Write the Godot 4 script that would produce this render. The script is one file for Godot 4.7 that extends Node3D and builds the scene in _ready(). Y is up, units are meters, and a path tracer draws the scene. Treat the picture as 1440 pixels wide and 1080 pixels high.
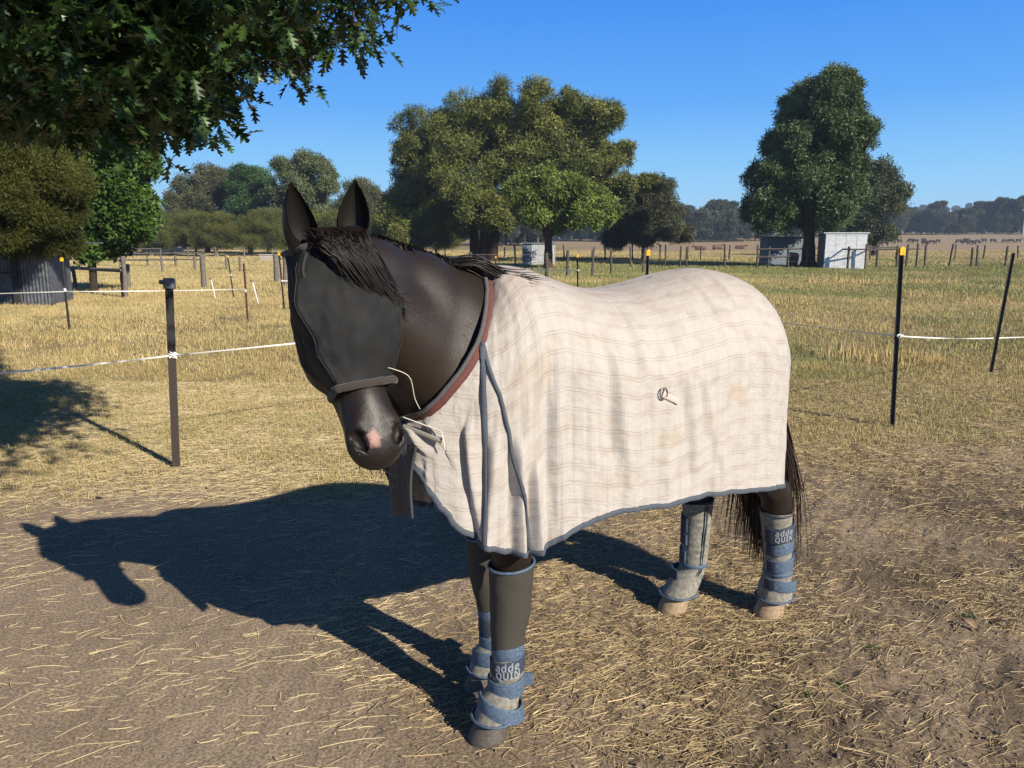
extends Node3D

# ------------------------------------------------------------------ helpers
var rng := RandomNumberGenerator.new()
var taken := {}
var n_big := FastNoiseLite.new()
var n_mid := FastNoiseLite.new()
var n_fine := FastNoiseLite.new()

func numbered(called: String) -> String:
	var n: int = taken.get(called, 0)
	taken[called] = n + 1
	return called if n == 0 else "%s_%03d" % [called, n]

func tag(o: Node3D, label := "", category := "", group := "", kind := "") -> Node3D:
	if label: o.set_meta("label", label)
	if category: o.set_meta("category", category)
	if group: o.set_meta("group", group)
	if kind: o.set_meta("kind", kind)
	return o

func thing(called: String, label: String, category: String, at := Vector3.ZERO, turn := 0.0, group := "") -> Node3D:
	var o := Node3D.new()
	o.name = numbered(called)
	o.position = at
	o.rotation.y = turn
	add_child(o, true)
	return tag(o, label, category, group)

func put(called: String, mesh: Mesh, m: Material, parent: Node3D) -> MeshInstance3D:
	var o := MeshInstance3D.new()
	o.name = numbered(called) if parent == self else called
	o.mesh = mesh
	o.material_override = m
	parent.add_child(o, true)
	return o

func lin(r: float, g: float, b: float) -> Color:
	return Color(r, g, b).linear_to_srgb()

func mat(c: Color, rough := 0.8, metal := 0.0) -> StandardMaterial3D:
	var m := StandardMaterial3D.new()
	m.albedo_color = c
	m.roughness = rough
	m.metallic = metal
	return m

func noise_tex(freq: float, size: int, lo: float, hi: float, oct := 4, sd := 1, stretch := Vector2.ONE) -> ImageTexture:
	var n := FastNoiseLite.new()
	n.seed = sd
	n.frequency = freq
	n.fractal_octaves = oct
	var im := Image.create_empty(size, size, false, Image.FORMAT_RGB8)
	var src := n.get_seamless_image(size, size)
	if stretch != Vector2.ONE:
		src.resize(int(size / stretch.x), int(size / stretch.y))
	var w := src.get_width()
	var h := src.get_height()
	var d := PackedByteArray()
	d.resize(size * size * 3)
	var s := src.get_data()
	var k := 0
	for y in size:
		for x in size:
			var v := clampi(int(lerpf(lo, hi, s[(y % h) * w + (x % w)] / 255.0) * 255.0), 0, 255)
			d[k] = v; d[k + 1] = v; d[k + 2] = v
			k += 3
	im.set_data(size, size, false, Image.FORMAT_RGB8, d)
	return ImageTexture.create_from_image(im)

func grain(m: StandardMaterial3D, tex: Texture2D, scale: Vector3, bump := 0.0, world := false) -> StandardMaterial3D:
	m.albedo_texture = tex
	m.uv1_triplanar = true
	m.uv1_world_triplanar = world
	m.uv1_scale = scale
	if bump > 0.0:
		m.heightmap_enabled = true
		m.heightmap_texture = tex
		m.heightmap_scale = bump
	return m

# a mesh under construction: plain arrays, clockwise front faces
class Shape:
	var v := PackedVector3Array()
	var c := PackedColorArray()
	var uv := PackedVector2Array()
	var i := PackedInt32Array()
	var tint := Color.WHITE
	func add(p: Vector3, t := Vector2.ZERO) -> int:
		v.append(p); c.append(tint); uv.append(t)
		return v.size() - 1
	func quad(a: int, b: int, d: int, e: int) -> void:
		i.append_array([a, b, d, a, d, e])
	func tri(a: int, b: int, d: int) -> void:
		i.append_array([a, b, d])
	func face(a: Vector3, b: Vector3, d: Vector3, e: Vector3) -> void:
		var n := v.size()
		add(a, Vector2(0, 0)); add(b, Vector2(1, 0)); add(d, Vector2(1, 1)); add(e, Vector2(0, 1))
		quad(n, n + 1, n + 2, n + 3)
	func box(lo: Vector3, hi: Vector3, xf := Transform3D()) -> void:
		var p: Array[Vector3] = []
		for k in 8:
			p.append(xf * Vector3(hi.x if k & 1 else lo.x, hi.y if k & 2 else lo.y, hi.z if k & 4 else lo.z))
		for q in [[0, 2, 3, 1], [5, 7, 6, 4], [4, 6, 2, 0], [1, 3, 7, 5], [2, 6, 7, 3], [4, 0, 1, 5]]:
			face(p[q[0]], p[q[1]], p[q[2]], p[q[3]])
	func grid(rows: int, cols: int, at: Callable, closed := false) -> void:
		var n := v.size()
		for r in rows:
			for k in cols:
				var t := Vector2(float(k) / (cols if closed else cols - 1), float(r) / (rows - 1))
				add(at.call(t.x, t.y), t)
		for r in rows - 1:
			for k in (cols if closed else cols - 1):
				var a := n + r * cols + k
				var b := n + r * cols + (k + 1) % cols
				quad(a, b, b + cols, a + cols)
	func tube(pts: Array, radii: Array, seg := 8, caps := true) -> void:
		var n := v.size()
		var cnt := pts.size()
		var up := Vector3.UP
		var t0: Vector3 = (pts[1] - pts[0]).normalized()
		if absf(t0.y) > 0.9: up = Vector3.RIGHT
		var side := t0.cross(up).normalized()
		var run := 0.0
		for k in cnt:
			var t: Vector3 = (pts[mini(k + 1, cnt - 1)] - pts[maxi(k - 1, 0)]).normalized()
			side = (side - t * side.dot(t)).normalized()
			var other := side.cross(t)
			if k: run += pts[k].distance_to(pts[k - 1])
			for s in seg:
				var a := TAU * s / seg
				add(pts[k] + (side * cos(a) + other * sin(a)) * radii[k], Vector2(float(s) / seg, run))
		for k in cnt - 1:
			for s in seg:
				var a := n + k * seg + s
				var b := n + k * seg + (s + 1) % seg
				quad(a, a + seg, b + seg, b)
		if caps:
			for e in [0, cnt - 1]:
				var m := add(pts[e])
				for s in seg:
					var a: int = n + e * seg + s
					var b: int = n + e * seg + (s + 1) % seg
					if e == 0: tri(m, a, b)
					else: tri(m, b, a)
	func mesh(smooth := true) -> ArrayMesh:
		var vv := v
		var ii := i
		var cc := c
		var uu := uv
		if not smooth:
			vv = PackedVector3Array(); cc = PackedColorArray(); uu = PackedVector2Array(); ii = PackedInt32Array()
			for k in i:
				ii.append(vv.size()); vv.append(v[k]); cc.append(c[k]); uu.append(uv[k])
		var nn := PackedVector3Array()
		nn.resize(vv.size())
		for k in range(0, ii.size(), 3):
			var a := ii[k]; var b := ii[k + 1]; var d := ii[k + 2]
			var f := (vv[d] - vv[a]).cross(vv[b] - vv[a])
			nn[a] += f; nn[b] += f; nn[d] += f
		for k in nn.size():
			nn[k] = nn[k].normalized() if nn[k].length_squared() > 1e-20 else Vector3.UP
		var arr := []
		arr.resize(Mesh.ARRAY_MAX)
		arr[Mesh.ARRAY_VERTEX] = vv
		arr[Mesh.ARRAY_NORMAL] = nn
		arr[Mesh.ARRAY_COLOR] = cc
		arr[Mesh.ARRAY_TEX_UV] = uu
		arr[Mesh.ARRAY_INDEX] = ii
		var m := ArrayMesh.new()
		m.add_surface_from_arrays(Mesh.PRIMITIVE_TRIANGLES, arr)
		return m

func scatter(called: String, mesh: Mesh, m: Material, xf: Array, parent: Node3D, colors := PackedColorArray()) -> MultiMeshInstance3D:
	var mm := MultiMesh.new()
	mm.transform_format = MultiMesh.TRANSFORM_3D
	mm.use_colors = colors.size() > 0
	mm.mesh = mesh
	mm.instance_count = xf.size()
	for k in xf.size():
		mm.set_instance_transform(k, xf[k])
		if colors.size(): mm.set_instance_color(k, colors[k])
	var o := MultiMeshInstance3D.new()
	o.name = numbered(called) if parent == self else called
	o.multimesh = mm
	o.material_override = m
	parent.add_child(o, true)
	o.set_meta("kind", "stuff")
	return o

func spline(p: Array, n: int) -> Array:
	# Catmull-Rom through the points, n samples
	var out := []
	for k in n:
		out.append(along(p, float(k) / (n - 1)))
	return out

func along(p: Array, t: float):
	var f := clampf(t, 0.0, 1.0) * (p.size() - 1)
	var k := mini(int(f), p.size() - 2)
	f -= k
	var a = p[maxi(k - 1, 0)]; var b = p[k]; var c = p[k + 1]; var d = p[mini(k + 2, p.size() - 1)]
	return 0.5 * ((2.0 * b) + (c - a) * f + (2.0 * a - 5.0 * b + 4.0 * c - d) * f * f + (3.0 * b - a - 3.0 * c + d) * f * f * f)

func table(xs: Array, ys: Array, x: float) -> float:
	if x <= xs[0]: return ys[0]
	for k in range(1, xs.size()):
		if x <= xs[k]:
			var t: float = (x - xs[k - 1]) / (xs[k] - xs[k - 1])
			return lerpf(ys[k - 1], ys[k], t * t * (3.0 - 2.0 * t))
	return ys[-1]

# the lie of the land: flat by the horse, a shallow dip, then a slow rise to the hills
func ground_y(x: float, z: float) -> float:
	var d := sqrt(x * x + z * z)
	var y := -0.8 * smoothstep(9.0, 58.0, d)
	y += 3.8 * smoothstep(250.0, 470.0, d) + 4.5 * smoothstep(470.0, 900.0, d)
	if d < 60.0:
		y += 0.03 * n_big.get_noise_2d(x * 3.0, z * 3.0) * smoothstep(1.0, 8.0, d)
	if d > 5.0:
		y += 0.10 * n_big.get_noise_2d(x, z) * smoothstep(5.0, 20.0, d)
	return y

# ------------------------------------------------------------------ implicit surfaces, meshed as surface nets
class Field:
	var prims := []          # [kind, ...]
	var basis := Basis()     # axes of the ellipsoids
	var origin := Vector3.ZERO
	var k := 0.05
	var cuts := []
	var list := []
	func capsule(a: Vector3, ra: float, b: Vector3, rb: float, soft := -1.0) -> void:
		prims.append([0, a, b - a, ra, rb - ra, 1.0 / maxf((b - a).length_squared(), 1e-9), soft])
	func blob(c: Vector3, r: Vector3, axes := Basis(), soft := -1.0) -> void:
		prims.append([1, c, axes.transposed(), r, minf(r.x, minf(r.y, r.z)), 0.0, soft])
	func cut(c: Vector3, r: Vector3, axes: Basis) -> void:
		cuts.append([1, c, axes.transposed(), r, minf(r.x, minf(r.y, r.z)), 0.0, 0.0])
	func one(q: Array, p: Vector3) -> float:
		if q[0] == 0:
			var w: Vector3 = p - q[1]
			var t := clampf(w.dot(q[2]) * q[5], 0.0, 1.0)
			return (w - q[2] * t).length() - q[3] - q[4] * t
		var e: Vector3 = (q[2] * (p - q[1]))
		var a: Vector3 = e / q[3]
		var k0 := a.length()
		var k1: float = (a / q[3]).length()
		return k0 * (k0 - 1.0) / maxf(k1, 1e-6)
	func at(p: Vector3) -> float:
		var d := 1e3
		for q in list:
			var e := one(q, p)
			var kk: float = q[6] if q[6] >= 0.0 else k
			if e > d + kk: continue
			var h := maxf(kk - absf(d - e), 0.0) / maxf(kk, 1e-6)
			d = minf(d, e) - h * h * kk * 0.25
		for q in cuts:
			var e := -one(q, p)
			var h := maxf(0.008 - absf(d - e), 0.0) / 0.008
			d = maxf(d, e) + h * h * 0.008 * 0.25
		return d
	func near(c: Vector3, r: float) -> void:
		list = []
		for q in prims:
			if one(q, c) < r * 1.5 + k * 2.0: list.append(q)
	func hit(from: Vector3, dir: Vector3, most := 0.6) -> Vector3:
		# from inside, outwards to the surface
		list = prims
		var t := 0.0
		for s in 60:
			var d := at(from + dir * t)
			if d > -0.0005 or t > most: break
			t += maxf(-d * 0.7, 0.001)
		return from + dir * t

	func nets(cell: float, lo: Vector3, hi: Vector3, seeds: Array, region = null) -> Array:
		var nx := int((hi.x - lo.x) / cell) + 2
		var ny := int((hi.y - lo.y) / cell) + 2
		var nz := int((hi.z - lo.z) / cell) + 2
		var val := PackedFloat32Array()
		val.resize(nx * ny * nz)
		val.fill(1e9)
		var idx := PackedInt32Array()
		idx.resize(nx * ny * nz)
		idx.fill(-1)
		var blocks := {}
		var verts := PackedVector3Array()
		var cells := PackedInt32Array()
		var stack := PackedInt32Array()
		var off := [0, 1, nx, nx + 1, nx * ny, nx * ny + 1, nx * ny + nx, nx * ny + nx + 1]
		var step := [1, nx, nx * ny]
		for s in seeds:
			# walk from the inside point along an axis until the surface is crossed
			var g: Vector3 = ((s[0] - lo) / cell).floor()
			var way: Vector3 = s[1]
			list = prims
			for u in 400:
				if at(lo + g * cell) < 0.0 and at(lo + (g + way) * cell) >= 0.0:
					var c := g.min(g + way)
					stack.append(int(c.x) + int(c.y) * nx + int(c.z) * nx * ny)
					break
				g += way
		var B := 8
		var f := [0.0, 0.0, 0.0, 0.0, 0.0, 0.0, 0.0, 0.0]
		while stack.size():
			var id := stack[stack.size() - 1]
			stack.resize(stack.size() - 1)
			if idx[id] != -1: continue
			var cx := id % nx
			var cy := (id / nx) % ny
			var cz := id / (nx * ny)
			idx[id] = -2
			if cx < 1 or cy < 1 or cz < 1 or cx >= nx - 2 or cy >= ny - 2 or cz >= nz - 2: continue
			var p := lo + Vector3(cx, cy, cz) * cell
			if region != null and not region.call(p): continue
			var bk := (cx / B) + (cy / B) * 1000 + (cz / B) * 1000000
			if not blocks.has(bk):
				near(lo + (Vector3(cx / B, cy / B, cz / B) + Vector3.ONE * 0.5) * (B * cell), B * cell)
				blocks[bk] = list
			list = blocks[bk]
			var inside := 0
			for q in 8:
				var e: int = id + off[q]
				var d := val[e]
				if d > 1e8:
					d = at(p + Vector3(q & 1, (q >> 1) & 1, q >> 2) * cell)
					val[e] = d
				f[q] = d
				if d < 0.0: inside |= 1 << q
			if inside == 0 or inside == 255: continue
			var sum := Vector3.ZERO
			var cnt := 0
			for q in 8:
				for ax in 3:
					var m := 1 << ax
					if q & m: continue
					var r := q | m
					if ((inside >> q) ^ (inside >> r)) & 1:
						var t: float = f[q] / (f[q] - f[r])
						var a := Vector3(q & 1, (q >> 1) & 1, q >> 2)
						a[ax] = t
						sum += a
						cnt += 1
			idx[id] = verts.size()
			verts.append(p + sum / cnt * cell)
			cells.append(id)
			# faces with a sign change lead to neighbours
			for ax in 3:
				var m := 1 << ax
				var low := 0
				var lown := 0
				var highn := 0
				for q in 8:
					if (inside >> q) & 1:
						if q & m: highn += 1
						else: lown += 1
				if lown > 0 and lown < 4: stack.append(id - step[ax])
				if highn > 0 and highn < 4: stack.append(id + step[ax])
		var tris := PackedInt32Array()
		for id in cells:
			for ax in 3:
				var e: int = id + step[ax]
				var d0 := val[id]
				var d1 := val[e]
				if (d0 < 0.0) == (d1 < 0.0): continue
				var s1: int = step[(ax + 1) % 3]
				var s2: int = step[(ax + 2) % 3]
				var a := idx[id]; var b := idx[id - s1]; var c := idx[id - s1 - s2]; var d := idx[id - s2]
				if a < 0 or b < 0 or c < 0 or d < 0: continue
				if d0 < 0.0: tris.append_array([a, d, c, a, c, b])
				else: tris.append_array([a, b, c, a, c, d])
		return [verts, tris]

func net_shape(made: Array, paint = null) -> Shape:
	var s := Shape.new()
	s.v = made[0]
	s.i = made[1]
	s.uv.resize(s.v.size())
	s.c.resize(s.v.size())
	for k in s.v.size():
		s.c[k] = paint.call(s.v[k]) if paint != null else Color.WHITE
	return s

# ------------------------------------------------------------------ the horse. Its own axes: x forward, y up, z to its right
const POLL := Vector3(1.127, 1.615, -0.097)
var head_axes: Basis       # columns: right, up the face, backwards out of the skull
var head_field: Field

func hp(w: float, t: float, f: float) -> Vector3:     # w to its right, t down the face from the poll, f out of the face
	return POLL + head_axes * Vector3(w, -t, -f)

func head_of(p: Vector3) -> Vector3:
	var q := head_axes.transposed() * (p - POLL)
	return Vector3(q.x, -q.y, -q.z)

func head_prims(o: Field, grow: float, mask: bool) -> void:
	var g := Vector3.ONE * grow
	var A := head_axes
	o.blob(hp(0, 0.075, -0.105), Vector3(0.092, 0.10, 0.10) + g, A, 0.03)
	for s in [-1.0, 1.0]:
		o.capsule(hp(s * 0.040, 0.09, -0.085), 0.070 + grow, hp(s * 0.048, 0.25, -0.082), 0.066 + grow, 0.03)
		o.blob(hp(s * 0.052, 0.265, -0.165), Vector3(0.055, 0.115, 0.09) + g, A, 0.03)
		o.capsule(hp(s * 0.030, 0.17, -0.185), 0.055 + grow, hp(s * 0.034, 0.33, -0.19), 0.046 + grow, 0.03)
		o.capsule(hp(s * 0.022, 0.33, -0.185), 0.042 + grow, hp(s * 0.008, 0.51, -0.105), 0.036 + grow, 0.03)
		if mask:
			o.blob(hp(s * 0.088, 0.205, -0.075), Vector3(0.050, 0.085, 0.060), A)
		else:
			o.blob(hp(s * 0.092, 0.20, -0.075), Vector3(0.026, 0.034, 0.028), A, 0.02)
			o.capsule(hp(s * 0.080, 0.235, -0.125), 0.012, hp(s * 0.058, 0.40, -0.115), 0.010, 0.03)
			o.blob(hp(s * 0.040, 0.535, -0.036), Vector3(0.024, 0.046, 0.036), A, 0.03)
			o.capsule(hp(s * 0.044, 0.498, -0.016), 0.012, hp(s * 0.058, 0.556, -0.024), 0.0145, 0.014)
	o.capsule(hp(0, 0.08, -0.088), 0.088 + grow, hp(0, 0.25, -0.085), 0.084 + grow, 0.03)
	o.capsule(hp(0, 0.24, -0.080), 0.076 + grow, hp(0, 0.45, -0.056), 0.047 + grow, 0.03)
	if not mask:
		o.capsule(hp(0, 0.46, -0.056), 0.046, hp(0, 0.545, -0.050), 0.046)
		o.blob(hp(0, 0.582, -0.046), Vector3(0.046, 0.034, 0.040), A, 0.03)
		o.blob(hp(0, 0.578, -0.094), Vector3(0.036, 0.032, 0.034), A, 0.025)

func leg_prims(o: Field, pts: Array, radii: Array) -> void:
	for k in pts.size() - 1:
		o.capsule(pts[k], radii[k], pts[k + 1], radii[k + 1], 0.04)

const FORE_LEFT := [Vector3(0.600, 0.95, -0.150), Vector3(0.600, 0.78, -0.132), Vector3(0.592, 0.47, -0.112), Vector3(0.592, 0.42, -0.110), Vector3(0.600, 0.34, -0.108), Vector3(0.606, 0.18, -0.108), Vector3(0.640, 0.070, -0.108)]
const FORE_RIGHT := [Vector3(0.535, 0.95, 0.150), Vector3(0.530, 0.78, 0.145), Vector3(0.518, 0.47, 0.143), Vector3(0.514, 0.42, 0.143), Vector3(0.502, 0.34, 0.143), Vector3(0.482, 0.18, 0.143), Vector3(0.505, 0.070, 0.143)]
const HIND_LEFT := [Vector3(-0.46, 0.92, -0.140), Vector3(-0.59, 0.70, -0.125), Vector3(-0.755, 0.54, -0.105), Vector3(-0.765, 0.48, -0.102), Vector3(-0.785, 0.38, -0.100), Vector3(-0.815, 0.18, -0.096), Vector3(-0.815, 0.070, -0.092)]
const HIND_RIGHT := [Vector3(-0.42, 0.92, 0.160), Vector3(-0.46, 0.72, 0.165), Vector3(-0.585, 0.54, 0.170), Vector3(-0.590, 0.47, 0.170), Vector3(-0.592, 0.38, 0.170), Vector3(-0.580, 0.17, 0.170), Vector3(-0.500, 0.068, 0.170)]
const FORE_R := [0.115, 0.085, 0.047, 0.045, 0.034, 0.039, 0.044]
const HIND_R := [0.120, 0.080, 0.050, 0.050, 0.038, 0.041, 0.044]

func neck_line(t: float, lift: float) -> Vector3:
	# crest of the neck, withers to poll, and below it
	var p: Vector3 = along([Vector3(0.50, 1.40, 0), Vector3(0.66, 1.438, 0.0), Vector3(0.84, 1.50, -0.005), Vector3(1.00, 1.54, -0.03), Vector3(1.10, 1.545, -0.075)], t)
	return p - Vector3(0, lift, 0)

func build_horse() -> void:
	var horse := thing("horse", "dark brown horse wearing a pale checked rug, black fly mask and leg boots", "horse", Vector3(0.42, 0, -2.72), atan2(-0.568, -0.823))
	var up := Vector3(0.045, 0.943, 0.331).normalized()
	var fwd := Vector3(0.079, 0.327, -0.942)
	fwd = (fwd - up * fwd.dot(up)).normalized()
	head_axes = Basis(fwd.cross(up), up, -fwd)
	var o := Field.new()
	o.k = 0.07
	# trunk
	o.capsule(Vector3(0.42, 1.06, 0), 0.275, Vector3(-0.30, 1.09, 0), 0.275, 0.1)
	o.capsule(Vector3(0.50, 1.33, 0), 0.135, Vector3(0.15, 1.24, 0), 0.16, 0.1)
	o.capsule(Vector3(-0.20, 1.22, 0), 0.215, Vector3(-0.36, 1.235, 0), 0.215, 0.1)
	o.capsule(Vector3(-0.36, 1.18, 0), 0.22, Vector3(-0.55, 1.08, 0), 0.15, 0.1)
	o.capsule(Vector3(0.60, 1.04, 0), 0.20, Vector3(0.74, 1.01, 0), 0.145, 0.1)
	for s in [-1.0, 1.0]:
		o.capsule(Vector3(0.52, 1.22, s * 0.08), 0.11, Vector3(0.70, 1.00, s * 0.10), 0.11, 0.08)
		o.capsule(Vector3(-0.30, 1.16, s * 0.11), 0.14, Vector3(-0.50, 1.00, s * 0.10), 0.125, 0.08)
	leg_prims(o, FORE_LEFT, FORE_R)
	leg_prims(o, FORE_RIGHT, FORE_R)
	leg_prims(o, HIND_LEFT, HIND_R)
	leg_prims(o, HIND_RIGHT, HIND_R)
	# point of hock
	o.capsule(Vector3(-0.80, 0.58, -0.10), 0.022, Vector3(-0.79, 0.50, -0.10), 0.03, 0.04)
	o.capsule(Vector3(-0.63, 0.57, 0.17), 0.022, Vector3(-0.62, 0.49, 0.17), 0.03, 0.04)
	# neck: crest, middle and throat lines
	for k in 4:
		var t := k / 4.0
		var u := (k + 1) / 4.0
		o.capsule(neck_line(t, 0.02), 0.062, neck_line(u, 0.02), 0.062)
		o.capsule(neck_line(t, 0.13), lerpf(0.128, 0.088, t), neck_line(u * 0.93, 0.11), lerpf(0.128, 0.088, u))
		o.capsule(neck_line(t * 0.84, lerpf(0.27, 0.16, t)), lerpf(0.142, 0.088, t), neck_line(u * 0.84, lerpf(0.27, 0.16, u)), lerpf(0.142, 0.088, u))
	for s in [-1.0, 1.0]:
		o.capsule(Vector3(0.74, 1.13, s * 0.040), 0.122, Vector3(1.00, 1.38, -0.055 + s * 0.030), 0.080)
	for s in [-1.0, 1.0]:
		o.capsule(Vector3(0.64, 1.31, s * 0.060), 0.113, Vector3(0.77, 1.17, s * 0.070), 0.100)
	head_prims(o, 0.0, false)
	for s in [-1.0, 1.0]:
		o.cut(hp(s * 0.050, 0.538, -0.008), Vector3(0.0135, 0.031, 0.022), head_axes * Basis(Vector3(0, 0, 1), s * -0.35) * Basis(Vector3(0, 1, 0), s * 0.5))
	# the line of the mouth
	for s in [-1.0, 1.0]:
		o.cut(hp(s * 0.042, 0.578, -0.073), Vector3(0.02, 0.045, 0.0035), head_axes * Basis(Vector3(1, 0, 0), 0.15))
	var paint := func(p: Vector3) -> Color:
		var q := head_of(p)
		var c := Color(0.024, 0.015, 0.010)
		var dry := clampf(0.5 + 0.9 * n_mid.get_noise_3d(p.x * 2.0 + p.y * 1.2, p.y * 0.7, p.z * 2.0), 0.0, 1.0)
		c = c.lerp(Color(0.062, 0.040, 0.027), dry * 0.6)
		if q.y > 0.36 and q.y < 0.7 and q.z > -0.2 and absf(q.x) < 0.15:
			c = c.lerp(Color(0.029, 0.023, 0.020), 0.8 * smoothstep(0.36, 0.52, q.y))
			# roan hairs down the nose, a pink snip by the right nostril
			var w := absf(q.x - 0.004 + 0.012 * n_fine.get_noise_1d(q.y * 60.0))
			var hairs := smoothstep(0.017, 0.002, w) * smoothstep(0.40, 0.46, q.y) * smoothstep(0.545, 0.51, q.y) * smoothstep(-0.06, -0.03, q.z)
			c = c.lerp(Color(0.26, 0.23, 0.20), hairs * clampf(0.55 + 0.9 * n_fine.get_noise_2d(q.x * 250.0, q.y * 70.0), 0.0, 1.0))
			var e := Vector2((q.x - 0.020) / 0.019, (q.y - 0.540) / 0.022)
			var r := e.length() + 0.35 * n_fine.get_noise_2d(q.x * 90.0, q.y * 90.0) + 0.14 * sin(5.0 * e.angle() + 1.0)
			if q.z > -0.05: c = c.lerp(Color(0.62, 0.34, 0.28), smoothstep(1.05, 0.85, r))
		else:
			# sweat marks and dust drawn down the neck
			var st := n_fine.get_noise_2d((p.x * 0.75 + p.y * 0.66) * 30.0, (p.y * 0.75 - p.x * 0.66) * 3.0)
			if p.x > 0.55 and p.y > 1.0:
				c = c.lerp(Color(0.20, 0.165, 0.13), 0.70 * smoothstep(0.16, 0.5, st) * smoothstep(1.02, 1.10, p.y) * smoothstep(1.52, 1.40, p.y))
				c = c.lerp(Color(0.075, 0.052, 0.038), 0.5 * smoothstep(1.5, 1.2, p.y))
		return c
	var made := o.nets(0.0075, Vector3(-1.0, 0.03, -0.60), Vector3(1.36, 1.78, 0.36), [[Vector3(0.2, 1.1, 0), Vector3.UP]])
	print("body ", made[0].size())
	var body := net_shape(made, paint)
	for e in [[1.0, Vector3(0.20, 0.97, 0.0), 0.30], [-1.0, Vector3(-0.10, 0.97, 0.06), -0.45]]:
		ear(body, e[0], e[1], e[2])
	var coat := mat(Color.WHITE, 0.47)
	coat.vertex_color_use_as_albedo = true
	coat.rim_enabled = true
	coat.rim = 0.04
	coat.rim_tint = 0.6
	coat.metallic_specular = 0.42
	grain(coat, noise_tex(0.06, 512, 0.45, 1.0, 5, 5, Vector2(5, 1)), Vector3(7, 2.2, 7), 0.12)
	put("body", body.mesh(), coat, horse)
	head_field = Field.new()
	head_field.k = 0.09
	head_prims(head_field, 0.007, true)
	head_field.list = head_field.prims
	fly_mask(horse)
	hair(horse)
	rug(horse)
	hooves_and_boots(horse)

func ear(s: Shape, side: float, lean: Vector3, turn: float) -> void:
	var base := hp(side * 0.068, 0.030, -0.075)
	var up := lean.normalized()
	var fwd := (head_axes * Vector3(0, 0, -1)).rotated(up, turn)
	fwd = (fwd - up * fwd.dot(up)).normalized()
	var across := fwd.cross(up)
	for shell in 2:
		var grow := 0.0 if shell == 0 else -0.005
		s.tint = Color(0.030, 0.022, 0.018) if shell == 0 else Color(0.022, 0.017, 0.015)
		s.grid(26, 25, func(u: float, v: float) -> Vector3:
			var r: float = along([0.030, 0.039, 0.045, 0.047, 0.043, 0.034, 0.021, 0.003], v) + grow * (1.0 - v * 0.7)
			var open: float = along([178.0, 150.0, 112.0, 95.0, 85.0, 75.0], v)
			var a := deg_to_rad(open) * (u * 2.0 - 1.0)
			var deep := 0.8 + 0.25 * v
			return base + up * (v * 0.200 - 0.02) + fwd * (-cos(a) * r * deep + 0.012 * sin(v * 2.6) + 0.014 * v * v) + across * sin(a) * r * 0.95)
	s.tint = Color.WHITE

func mask_section(t: float, u: float) -> Vector3:
	# a taut cloth tent: flat panel in front, held off the eyes, sides drawn back to the jaw
	var wf := table([0.02, 0.10, 0.185, 0.29, 0.40], [0.088, 0.120, 0.141, 0.113, 0.077], t)
	var ff := table([0.02, 0.20, 0.40], [-0.002, 0.022, 0.003], t)
	var ws := table([0.02, 0.15, 0.30, 0.40], [0.100, 0.110, 0.105, 0.066], t)
	var fs := table([0.02, 0.20, 0.30, 0.40], [-0.13, -0.17, -0.17, -0.11], t)
	var fb := table([0.02, 0.20, 0.32, 0.40], [-0.19, -0.268, -0.258, -0.165], t)
	var c := ff - 0.022
	var p := [Vector2(-0.02, fb), Vector2(-ws * 0.75, lerpf(fb, fs, 0.4)), Vector2(-ws, fs), Vector2(-lerpf(ws, wf, 0.55), lerpf(fs, c, 0.5)), Vector2(-wf, c - 0.016), Vector2(-wf * 0.965, c + 0.004), Vector2(-wf * 0.84, c + 0.011), Vector2(-wf * 0.42, ff - 0.003), Vector2(0, ff), Vector2(wf * 0.42, ff - 0.003), Vector2(wf * 0.84, c + 0.011), Vector2(wf * 0.965, c + 0.004), Vector2(wf, c - 0.016), Vector2(lerpf(ws, wf, 0.55), lerpf(fs, c, 0.5)), Vector2(ws, fs), Vector2(ws * 0.75, lerpf(fb, fs, 0.4)), Vector2(0.02, fb)]
	var q: Vector2 = along(p, u)
	var lift := 1.0 + 0.0085 / 0.1 * n_mid.get_noise_3d(q.x * 130.0, t * 90.0, q.y * 130.0) + 0.002 / 0.1 * n_mid.get_noise_3d(q.x * 500.0, t * 300.0, q.y * 500.0)
	return hp(q.x * lift, t - 0.10 * minf(q.y + 0.02, 0.0) * smoothstep(0.30, 0.42, t) + 0.22 * minf(q.y + 0.03, 0.0) * smoothstep(0.12, 0.02, t), (q.y + 0.1) * lift - 0.1)

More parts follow.
